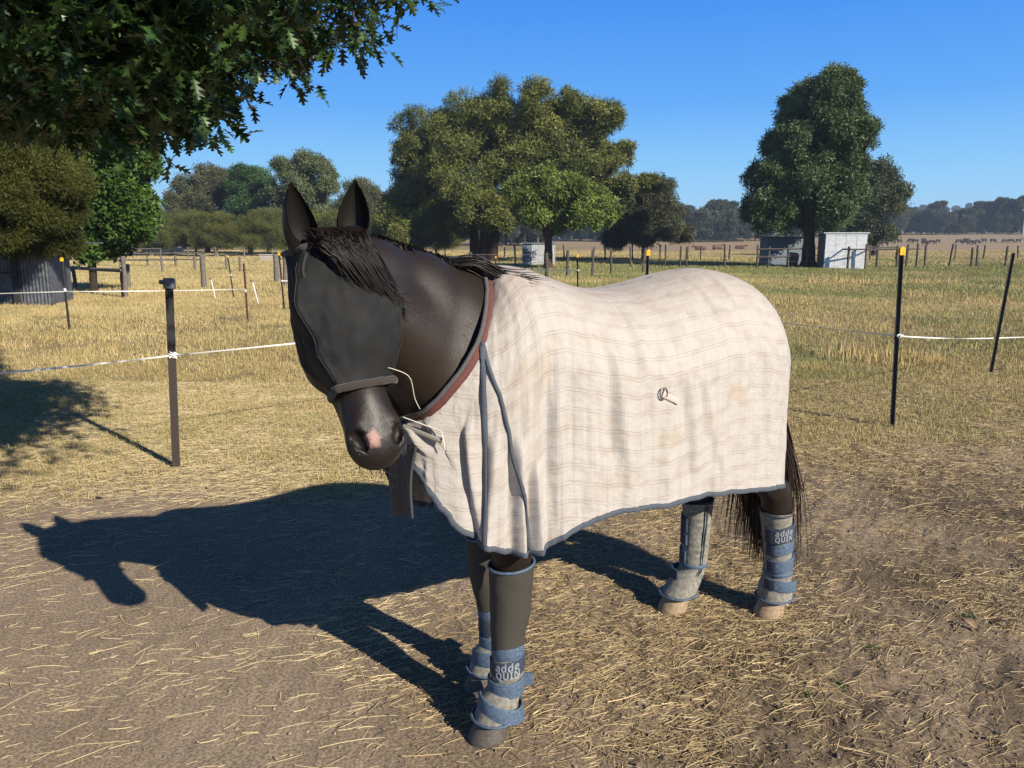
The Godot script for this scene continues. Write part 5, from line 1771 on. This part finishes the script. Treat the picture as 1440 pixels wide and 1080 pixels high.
func build_fences() -> void:
	var black := grain(mat(lin(0.035, 0.033, 0.032), 0.6), noise_tex(0.05, 256, 0.5, 1.0, 4, 71), Vector3.ONE * 6.0)
	var rust := grain(mat(lin(0.20, 0.085, 0.050), 0.9), noise_tex(0.06, 256, 0.5, 1.0, 4, 72), Vector3.ONE * 6.0)
	var yellow := mat(lin(0.85, 0.50, 0.010), 0.45)
	var white := mat(lin(0.78, 0.77, 0.74), 0.6)
	var grey := grain(mat(lin(0.30, 0.265, 0.225), 0.95), noise_tex(0.02, 256, 0.45, 1.05, 4, 73, Vector2(5, 1)), Vector3(3, 0.7, 3), 0.6)
	var dark := grain(mat(lin(0.15, 0.125, 0.105), 0.95), noise_tex(0.02, 256, 0.45, 1.05, 4, 74, Vector2(5, 1)), Vector3(3, 0.7, 3), 0.6)
	var wire := mat(lin(0.22, 0.21, 0.20), 0.5, 0.6)
	# the near post: a dark stake with a grey plastic cap
	var near := thing("steel_post", "tall dark stake with a grey plastic cap, left of the horse's head", "fence post", Vector3(-2.37, 0, -5.23))
	near.rotation = Vector3(0.0, 0.3, -0.040)
	var s := Shape.new()
	s.box(Vector3(-0.020, -0.2, -0.016), Vector3(0.020, 1.29, 0.016))
	s.box(Vector3(-0.026, -0.2, 0.016), Vector3(0.026, 1.29, 0.022))
	var stake := mat(Color.WHITE, 0.7)
	stake.vertex_color_use_as_albedo = true
	for k in s.v.size():
		s.c[k] = Color(0.032, 0.028, 0.026)
	var two := Shape.new()
	for part in [[-0.2, 0.86, Color(0.066, 0.045, 0.036)], [0.86, 1.29, Color(0.034, 0.030, 0.028)]]:
		two.tint = part[2]
		two.box(Vector3(-0.020, part[0], -0.016), Vector3(0.020, part[1], 0.016))
		two.box(Vector3(-0.026, part[0], 0.016), Vector3(0.026, part[1], 0.021))
	put("post", two.mesh(false), grain(stake, noise_tex(0.05, 256, 0.6, 1.05, 4, 75), Vector3.ONE * 6.0), near)
	s = Shape.new()
	s.tube([Vector3(0, 1.255, 0), Vector3(0, 1.262, 0), Vector3(0, 1.318, 0), Vector3(0, 1.326, 0)], [0.036, 0.040, 0.040, 0.034], 16)
	s.tube([Vector3(-0.03, 1.297, 0.0), Vector3(-0.060, 1.299, 0.0), Vector3(-0.064, 1.299, 0)], [0.015, 0.015, 0.012], 10)
	put("grey_cap", s.mesh(), mat(lin(0.12, 0.12, 0.125), 0.5), near)
	s = Shape.new()
	rng.seed = 5
	for k in 8:
		var pts := []
		for j in 7: pts.append(Vector3(0.014, 0.80, 0.02) + Vector3(rng.randfn(0, 0.013), rng.randfn(0, 0.016), rng.randfn(0, 0.011)))
		s.tube(spline(pts, 14), range(14).map(func(_k): return 0.005), 5)
	put("tape_knot", s.mesh(), white, near)
	steel_picket("yellow capped black picket standing nearest, right of the horse", Vector3(3.24, 0, -6.37), 1.50, Vector2(-0.06, 0), 0.79, yellow, black, white)
	steel_picket("bare black picket at the far right, without a cap", on_ground(5.73, -9.07), 1.41, Vector2(0.10, 0), 0.0, null, black, white)
	steel_picket("yellow capped picket whose top shows just over the horse's back", on_ground(1.57, -9.0), 1.43, Vector2(0, 0), 0.8, yellow, black, white)
	steel_picket("thin yellow capped picket beyond the dip of the horse's back", on_ground(1.46, -17.0), 1.28, Vector2(-0.03, 0), 0.95, yellow, black, white)
	steel_picket("small yellow capped picket over the crest of the horse's neck", on_ground(-0.52, -25.0), 1.20, Vector2(0, 0), 0.7, yellow, black, white)
	steel_picket("yellow capped picket in front of the corrugated shed's corner", on_ground(-7.83, -13.55), 1.24, Vector2(0.0, 0), 0.70, yellow, black, white)
	steel_picket("yellow capped picket farthest off, beside the rusty stake", on_ground(-8.42, -23.37), 1.28, Vector2(-0.10, 0), 0.72, yellow, black, white)
	steel_picket("yellow capped picket close to the left edge of the fly mask", on_ground(-5.39, -18.22), 1.30, Vector2(-0.05, 0), 0.66, yellow, black, white)
	steel_picket("rusty brown picket without a cap between two white pegs", on_ground(-5.19, -15.09), 1.15, Vector2(-0.01, 0), 0.62, null, rust, white)
	for e in [["short white peg leaning left of the rusty stake", -9.03, -23.51, 0.16], ["short white peg leaning right of the rusty stake", -6.78, -20.6, 0.20]]:
		var p := thing("tread_in_peg", e[0], "fence post", on_ground(e[1], e[2]), 0.0, "white pegs")
		p.rotation.z = e[3]
		s = Shape.new()
		s.tube([Vector3(0, -0.1, 0), Vector3(0, 0.58, 0)], [0.016, 0.014], 8)
		put("peg", s.mesh(), white, p)
		s = Shape.new()
		s.tube([Vector3(0, 0.58, 0), Vector3(-0.02, 0.63, 0), Vector3(-0.07, 0.635, 0)], [0.022, 0.026, 0.012], 8)
		put("hook", s.mesh(), grey, p)
	tape("white electric tape nearest the yard, passing behind the horse", [Vector3(-3.6, 0.78, -4.35), Vector3(-2.345, 0.80, -5.21), Vector3(1.58, 0.82, -8.98), Vector3(3.205, 0.79, -6.36), Vector3(5.68, 0.42, -9.06), Vector3(9.2, 0.28, -11.0)], 0.012, 0.012, white)
	tape("white electric tape running past the corrugated shed to the rusty stake", [Vector3(-12.5, 0.62, -12.2), Vector3(-7.82, 0.66, -13.53), Vector3(-5.18, 0.60, -15.08)], 0.012, 0.016, white)
	tape("short far tape from the picket beside the fly mask", [Vector3(-5.40, 0.58, -18.2), Vector3(0.5, 0.75, -21.0), Vector3(1.45, 0.88, -17.0)], 0.02, 0.024, white)
	# wooden posts standing about the left paddock
	var singles := [[-11.97, -23.93, 1.30, 0.07, "grey split post with rails, nearer one of the pair"], [-14.5, -29.25, 0.95, 0.085, "shorter grey post just behind the split post"], [-11.37, -28.56, 1.26, 0.105, "weathered post standing alone in the yellow grass"], [-10.3, -33.88, 1.25, 0.12, "stout grey post left of the horse's face, farther one"], [-8.76, -29.96, 1.38, 0.10, "leaning stout grey post half behind the fly mask"]]
	for e in singles:
		var o := put("wooden_post", wood_post(e[2], e[3], int(e[3] * 1000 + e[2] * 100)), grey, self)
		o.position = on_ground(e[0], e[1])
		o.rotation.z = -0.03
		tag(o, e[4], "fence post", "weathered wooden posts")
	fence("grey rail fence from the corrugated shed to the split post", [[-17.06, -29.87], [-15.9, -28.2], [-12.1, -24.1]], 1.0, [], grey, wire, [[0, 1, 0.75], [1, 2, 0.85]])
	fence("line of thin posts across the middle of the left paddock", [[-30.0, -51.4], [-23.6, -52.5], [-22.7, -55.7], [-20.9, -56.9], [-18.7, -53.4], [-14.5, -54.0], [-10.4, -55.0], [-6.2, -56.0], [-1.94, -60.75]], 1.1, [0.55, 0.95], grey, wire, [])
	var far := []
	for k in 17: far.append([-52.0 + k * 3.2, -88.0 + 0.25 * k])
	fence("far post and rail fence under the row of young trees", far, 1.25, [0.4], grey, wire, [[0, 1, 1.1], [1, 2, 1.1], [2, 3, 1.1], [3, 4, 1.1], [0, 1, 0.6], [1, 2, 0.6], [2, 3, 0.6], [3, 4, 0.6]])
	fence("pale rail fence behind the split post at the far left", [[-24.5, -62.0], [-27.0, -62.5], [-29.5, -63.0], [-32.0, -63.5], [-34.5, -64.0], [-37.0, -64.5]], 1.2, [], grey, wire, [[0, 1, 1.1], [1, 2, 1.1], [2, 3, 1.1], [3, 4, 1.1], [4, 5, 1.1], [0, 1, 0.6], [1, 2, 0.6], [2, 3, 0.6], [3, 4, 0.6], [4, 5, 0.6]])
	# right paddock
	fence("dark post and wire fence crossing the paddock to the white shed", [[0.27, -59.5], [3.0, -59.6], [6.2, -60.0], [9.09, -59.49], [11.95, -60.75], [13.11, -60.75], [13.61, -60.75], [16.27, -59.49], [18.72, -59.49], [19.54, -59.49], [21.2, -59.8], [22.92, -60.6], [24.6, -60.0], [24.9, -57.7], [26.2, -57.7], [28.21, -60.2], [29.66, -60.0], [30.44, -60.1], [31.56, -60.75], [32.46, -61.2], [34.6, -61.6], [36.71, -62.2], [37.16, -62.23], [39.8, -62.8], [42.25, -63.3], [44.0, -63.6], [47.5, -64.2]], 1.72, [0.5, 1.0, 1.5], dark, wire, [[8, 9, 1.45], [9, 10, 1.45], [10, 11, 1.45], [8, 9, 0.85], [9, 10, 0.85], [12, 13, 1.45], [13, 14, 1.45], [14, 15, 1.45], [15, 16, 1.45], [16, 17, 1.45], [17, 18, 1.45]])
	fence("nearer row of dark posts beyond the horse's back", [[-2.0, -38.0], [1.79, -39.82], [3.23, -45.3], [4.66, -45.03], [6.17, -48.3], [8.4, -50.0]], 1.45, [0.45, 0.9, 1.3], dark, wire, [])
	fence("second line of posts along the cattle paddock", [[5.1, -76.0], [9.2, -77.0], [12.0, -77.5], [14.8, -78.0], [17.7, -78.5], [19.0, -78.6], [22.0, -79.0], [26.0, -79.5], [29.7, -80.0], [33.0, -80.4], [37.1, -80.8], [40.0, -81.2], [43.4, -81.7], [46.7, -82.2], [50.0, -82.7], [54.0, -83.2], [58.0, -83.8], [62.0, -84.4]], 1.6, [0.5, 1.0, 1.4], dark, wire, [[8, 9, 1.3], [9, 10, 1.3], [10, 11, 1.3]])

func wall_sheet(s: Shape, a: Vector3, b: Vector3, low: float, high: float, pitch: float, deep: float) -> void:
	# corrugated iron from a to b
	var n := int(a.distance_to(b) / pitch * 6.0)
	var out := (b - a).cross(Vector3.UP).normalized()
	var n0 := s.v.size()
	for k in n + 1:
		var p := a.lerp(b, float(k) / n) + out * deep * sin(TAU * k / 6.0)
		s.add(Vector3(p.x, low, p.z), Vector2(k, 0)); s.add(Vector3(p.x, high, p.z), Vector2(k, 1))
	for k in n:
		s.quad(n0 + k * 2, n0 + k * 2 + 1, n0 + k * 2 + 3, n0 + k * 2 + 2)

func build_sheds() -> void:
	var iron := grain(mat(lin(0.17, 0.18, 0.205), 0.42, 0.4), noise_tex(0.02, 256, 0.65, 1.05, 4, 81), Vector3.ONE * 0.8)  # iron colour darkened to carry the shade of overhanging foliage
	var dark := mat(lin(0.03, 0.03, 0.032), 0.8)
	# corrugated shed at the left edge
	var t := thing("corrugated_shed", "corrugated iron shed toned dark for the shade under the trees at the left edge", "shed", on_ground(-12.35, -20.7))
	var s := Shape.new()
	wall_sheet(s, Vector3(-3.4, 0, -0.3), Vector3(0, 0, 0), -0.2, 1.62, 0.10, 0.016)
	put("front_wall", s.mesh(), iron, t)
	s = Shape.new()
	wall_sheet(s, Vector3(0.0, 0, 0), Vector3(-0.9, 0, -2.6), -0.2, 1.62, 0.10, 0.016)
	put("side_wall", s.mesh(), iron, t)
	s = Shape.new()
	s.box(Vector3(-3.5, 1.62, -2.7), Vector3(0.12, 1.67, 0.12))
	put("roof", s.mesh(false), iron, t)
	s = Shape.new()
	s.box(Vector3(-0.95, -0.1, 0.03), Vector3(-0.80, 1.30, 0.09))
	put("door_post", s.mesh(false), dark, t)
	s = Shape.new()
	s.box(Vector3(-2.2, 0.86, 0.02), Vector3(-0.95, 0.92, 0.07))
	put("door_rail", s.mesh(false), dark, t)
	# white shed by the right tree: a lit white end, a dark side and a hipped edge
	var white := grain(mat(lin(0.80, 0.81, 0.80), 0.55), noise_tex(0.02, 256, 0.86, 1.0, 4, 82), Vector3.ONE * 0.5)
	var slate := mat(lin(0.16, 0.19, 0.22), 0.6)
	t = thing("white_shed", "white panelled shed with a dark side, behind the thick trunk at right", "shed", on_ground(25.05, -58.5), -0.24)
	s = Shape.new()
	s.box(Vector3(-1.55, -0.2, -3.6), Vector3(1.40, 2.62, 0.0))
	put("wall", s.mesh(false), slate, t)
	for k in 4:
		s = Shape.new()
		s.box(Vector3(-1.50 + k * 0.725, -0.1, 0.003), Vector3(-1.50 + k * 0.725 + 0.705, 2.56, 0.045))
		put("panel", s.mesh(false), white, t)
	s = Shape.new()
	s.box(Vector3(-1.65, 2.622, -3.7), Vector3(1.5, 2.70, 0.10))
	put("roof", s.mesh(false), white, t)
	s = Shape.new()
	for y in [0.0, 1.28, 2.48]: s.box(Vector3(-1.52, y, 0.046), Vector3(1.42, y + 0.07, 0.062))
	put("frame", s.mesh(false), white, t)
	# annex in the tree's shade
	t = thing("grey_shed", "slate grey shed half hidden left of the thick trunk", "shed", on_ground(23.0, -65.5))
	s = Shape.new()
	s.box(Vector3(-1.6, -0.2, -2.0), Vector3(1.5, 2.35, 0.0))
	put("wall", s.mesh(false), slate, t)
	s = Shape.new()
	s.box(Vector3(-1.7, 2.352, -2.1), Vector3(1.6, 2.42, 0.12))
	put("roof", s.mesh(false), slate, t)
	# small grey-white shed behind the bright green tree
	var pale := grain(mat(lin(0.55, 0.56, 0.56), 0.6), noise_tex(0.02, 256, 0.8, 1.0, 4, 83), Vector3.ONE * 0.6)
	t = thing("small_shed", "small pale grey shed behind the bright green tree's trunk", "shed", on_ground(2.65, -66.0))
	s = Shape.new()
	wall_sheet(s, Vector3(-1.0, 0, 0), Vector3(1.0, 0, 0.0), -0.2, 1.78, 0.16, 0.012)
	put("front_wall", s.mesh(), pale, t)
	s = Shape.new()
	s.box(Vector3(-1.75, -0.2, -2.0), Vector3(-1.03, 1.80, -0.05))
	put("side_wall", s.mesh(false), slate, t)
	s = Shape.new()
	s.box(Vector3(-1.85, 1.81, -2.1), Vector3(1.1, 1.88, 0.12))
	put("roof", s.mesh(false), slate, t)
	# a white car parked beneath the young trees
	var paint := mat(lin(0.78, 0.79, 0.80), 0.25)
	paint.clearcoat_enabled = true
	var glass := mat(lin(0.02, 0.025, 0.03), 0.1)
	t = thing("parked_car", "white car parked in the shade behind the young trees", "car", on_ground(-44.5, -99.5), 0.05)
	s = Shape.new()
	var prof := [Vector2(-2.3, 0.35), Vector2(-2.35, 0.75), Vector2(-2.2, 1.05), Vector2(-1.7, 1.62), Vector2(-0.9, 1.75), Vector2(0.5, 1.70), Vector2(1.25, 1.12), Vector2(2.2, 0.95), Vector2(2.35, 0.6), Vector2(2.3, 0.35)]
	for k in prof.size():
		var p: Vector2 = prof[k]
		var q: Vector2 = prof[(k + 1) % prof.size()]
		s.face(Vector3(p.x, p.y, 0.85), Vector3(q.x, q.y, 0.85), Vector3(q.x, q.y, -0.85), Vector3(p.x, p.y, -0.85))
		for w in [0.85, -0.85]:
			var n := s.v.size()
			s.add(Vector3(0, 0.8, w)); s.add(Vector3(p.x, p.y, w)); s.add(Vector3(q.x, q.y, w))
			s.tri(n, n + 1, n + 2)
	put("body", s.mesh(false), paint, t)
	s = Shape.new()
	s.box(Vector3(-1.75, 1.12, 0.853), Vector3(-0.55, 1.58, 0.87))
	s.box(Vector3(-0.45, 1.12, 0.853), Vector3(0.70, 1.56, 0.87))
	put("side_windows", s.mesh(false), glass, t)
	for x in [-1.45, 1.45]:
		s = Shape.new()
		s.tube([Vector3(x, 0.34, 0.66), Vector3(x, 0.34, 0.90)], [0.34, 0.34], 18)
		put("wheel", s.mesh(), dark, t)
	# a concrete trough under the young trees
	s = Shape.new()
	s.box(Vector3(-0.8, -0.1, -0.35), Vector3(0.8, 0.62, 0.35))
	s.box(Vector3(-0.86, 0.55, -0.41), Vector3(0.86, 0.64, 0.41))
	var tr := put("water_trough", s.mesh(false), mat(lin(0.42, 0.38, 0.33), 0.9), self)
	tr.position = on_ground(-25.0, -80.0)
	tag(tr, "pale concrete water trough in the grass under the young trees", "trough")
	# dark bin leaning by the big trunk
	s = Shape.new()
	s.tube([Vector3(0, 0.0, 0), Vector3(0.02, 0.5, 0), Vector3(0.06, 1.0, 0), Vector3(0.08, 1.15, 0)], [0.40, 0.44, 0.46, 0.30], 16)
	var bin := put("feed_bin", s.mesh(), dark, self)
	bin.position = on_ground(22.0, -61.2)
	tag(bin, "black rounded feed bin at the foot of the thick trunk", "bin")
	# power pole
	t = thing("power_pole", "pale power pole with a crossarm on the right skyline", "pole", on_ground(215.0, -330.0))
	s = Shape.new()
	s.tube([Vector3(0, -0.5, 0), Vector3(0, 11.5, 0)], [0.22, 0.16], 8)
	put("pole", s.mesh(), mat(lin(0.62, 0.58, 0.52), 0.9), t)
	s = Shape.new()
	s.box(Vector3(-1.4, 10.6, -0.08), Vector3(1.4, 10.8, 0.08))
	put("crossarm", s.mesh(false), mat(lin(0.62, 0.58, 0.52), 0.9), t)

func cow_mesh(grazing: bool, lying := false) -> ArrayMesh:
	var o := Field.new()
	o.k = 0.14
	o.capsule(Vector3(-0.55, 0.98, 0), 0.34, Vector3(0.55, 1.0, 0), 0.33)
	o.capsule(Vector3(-0.75, 1.08, 0), 0.24, Vector3(0.6, 1.12, 0), 0.22)
	for x in [-0.68, 0.58]:
		for z in [-0.17, 0.17]:
			if lying:
				o.capsule(Vector3(x, 0.75, z * 1.6), 0.14, Vector3(x + 0.30, 0.70, z * 2.2), 0.08, 0.05)
				continue
			o.capsule(Vector3(x, 0.85, z), 0.15, Vector3(x + 0.04, 0.42, z), 0.075, 0.05)
			o.capsule(Vector3(x + 0.04, 0.42, z), 0.075, Vector3(x + 0.02, 0.0, z), 0.055, 0.03)
	var head := Vector3(1.18, 0.42, 0.0) if grazing else Vector3(1.15, 1.38, 0.05)
	o.capsule(Vector3(0.62, 1.08, 0), 0.22, head, 0.13)
	o.capsule(head, 0.14, head + (Vector3(0.22, -0.28, 0) if grazing else Vector3(0.34, -0.16, 0.0)), 0.085, 0.05)
	for z in [-1.0, 1.0]:
		o.capsule(head + Vector3(-0.05, 0.06, z * 0.1), 0.045, head + Vector3(-0.08, 0.05, z * 0.25), 0.03, 0.03)
	o.capsule(Vector3(-0.98, 1.15, 0), 0.04, Vector3(-1.02, 0.5, 0), 0.035, 0.04)
	return net_shape(o.nets(0.055, Vector3(-1.3, -0.15, -0.6), Vector3(1.8, 1.8, 0.6), [[Vector3(0, 1.0, 0), Vector3.UP]])).mesh()

func build_cattle() -> void:
	var coats := [mat(lin(0.018, 0.016, 0.016), 0.7), mat(lin(0.035, 0.022, 0.017), 0.7), mat(lin(0.11, 0.045, 0.026), 0.7)]
	var shapes := [cow_mesh(true), cow_mesh(false), cow_mesh(false, true)]
	var where := [[125.0, -266.0, 0], [125.7, -260.5, 0], [98.6, -206.8, 1], [126.0, -254.3, 0], [134.1, -262.9, 0], [130.7, -253.6, 0], [137.9, -262.1, 0], [113.7, -215.1, 1], [130.1, -242.4, 0], [139.3, -255.9, 0], [142.6, -249.8, 0], [153.8, -265.2, 0], [132.7, -229.0, 1], [134.2, -229.0, 0], [144.7, -243.2, 0], [154.4, -255.9, 0], [156.3, -254.3, 0], [156.9, -249.1, 1], [159.9, -250.6, 0], [163.2, -252.1, 0], [33.2, -137.6, 2], [38.2, -145.3, 2], [44.9, -153.8, 2]]
	rng.seed = 31
	for k in where.size():
		var e: Array = where[k]
		var t := put("cow", shapes[2 if e[2] == 2 else (1 if k % 4 == 3 else 0)], coats[e[2]], self)
		t.position = on_ground(e[0], e[1])
		if e[2] == 2: t.position.y -= 0.58
		t.rotation.y = rng.randf_range(-0.5, 0.5) + (PI if rng.randf() < 0.5 else 0.0)
		t.scale = Vector3.ONE * rng.randf_range(0.92, 1.1)
		tag(t, "reddish brown cow among the three lying beyond the fence left of the big trunk" if e[2] == 2 else ("small dark cow standing head up among the grazing herd" if k % 4 == 3 else "small dark cow grazing with the herd in the tan paddock at right"), "cow", "cattle in the far paddock")

func _ready() -> void:
	n_big.seed = 3; n_big.frequency = 0.05; n_big.fractal_octaves = 3
	n_mid.seed = 5; n_mid.frequency = 0.05; n_mid.fractal_octaves = 3
	n_fine.seed = 7; n_fine.frequency = 0.1; n_fine.fractal_octaves = 4
	# camera
	var cam := Camera3D.new()
	cam.name = "camera"
	cam.fov = 2.0 * rad_to_deg(atan(540.0 / 1082.0))
	cam.near = 0.05
	cam.far = 6000.0
	cam.position = Vector3(0, 1.6, 0)
	cam.rotation.x = -deg_to_rad(10.83)
	add_child(cam)
	cam.current = true
	# sky
	var env := Environment.new()
	env.background_mode = Environment.BG_SKY
	# clear summer sky, pale low down; zenith out of view, darkened for deeper shadows
	var air := Image.create_empty(32, 512, false, Image.FORMAT_RGBF)
	for y in 512:
		var el := 90.0 - 180.0 * (y + 0.5) / 512.0
		var c := Color(0.24, 0.20, 0.14)
		if el > -0.4:
			var at := [0.0, 2.0, 5.0, 9.0, 15.0, 30.0, 60.0, 90.0]
			var cols := [Color(0.350, 0.590, 0.765), Color(0.275, 0.535, 0.755), Color(0.180, 0.440, 0.740), Color(0.085, 0.305, 0.710), Color(0.042, 0.218, 0.660), Color(0.028, 0.100, 0.345), Color(0.024, 0.056, 0.165), Color(0.023, 0.046, 0.125)]
			for k in 7:
				if el >= at[k]: c = cols[k].lerp(cols[k + 1], clampf((el - at[k]) / (at[k + 1] - at[k]), 0.0, 1.0))
			if el < 0.0: c = cols[0]
		for x in 32: air.set_pixel(x, y, c)
	var sky := PanoramaSkyMaterial.new()
	sky.panorama = ImageTexture.create_from_image(air)
	env.sky = Sky.new()
	env.sky.sky_material = sky
	env.ambient_light_source = Environment.AMBIENT_SOURCE_SKY
	env.tonemap_mode = Environment.TONE_MAPPER_LINEAR
	env.tonemap_exposure = 1.38
	env.fog_enabled = true
	env.fog_density = 0.00038
	env.fog_light_color = Color(0.78, 0.86, 0.95)
	env.sdfgi_enabled = true
	env.ssao_enabled = true
	env.ssil_enabled = true
	var we := WorldEnvironment.new()
	we.name = "environment"
	we.environment = env
	add_child(we)
	# sun: behind the camera to the right, low
	var sun := DirectionalLight3D.new()
	sun.name = "sun"
	sun.light_energy = 1.6
	sun.light_color = Color(1.0, 0.965, 0.90)
	sun.light_angular_distance = 0.5
	sun.shadow_enabled = true
	add_child(sun)
	var e := deg_to_rad(29.0)
	var az := deg_to_rad(46.0)
	sun.look_at_from_position(Vector3(sin(az) * cos(e), sin(e), cos(az) * cos(e)), Vector3.ZERO)
	var t0 := Time.get_ticks_msec()
	build_ground()
	print("ground ", Time.get_ticks_msec() - t0); t0 = Time.get_ticks_msec()
	build_horse()
	print("horse ", Time.get_ticks_msec() - t0); t0 = Time.get_ticks_msec()
	build_sheds()
	build_fences()
	build_cattle()
	build_trees()
	print("trees ", Time.get_ticks_msec() - t0); t0 = Time.get_ticks_msec()
	build_oak()
	print("oak ", Time.get_ticks_msec() - t0); t0 = Time.get_ticks_msec()
	build_straw()
	build_grass()
	print("litter ", Time.get_ticks_msec() - t0)
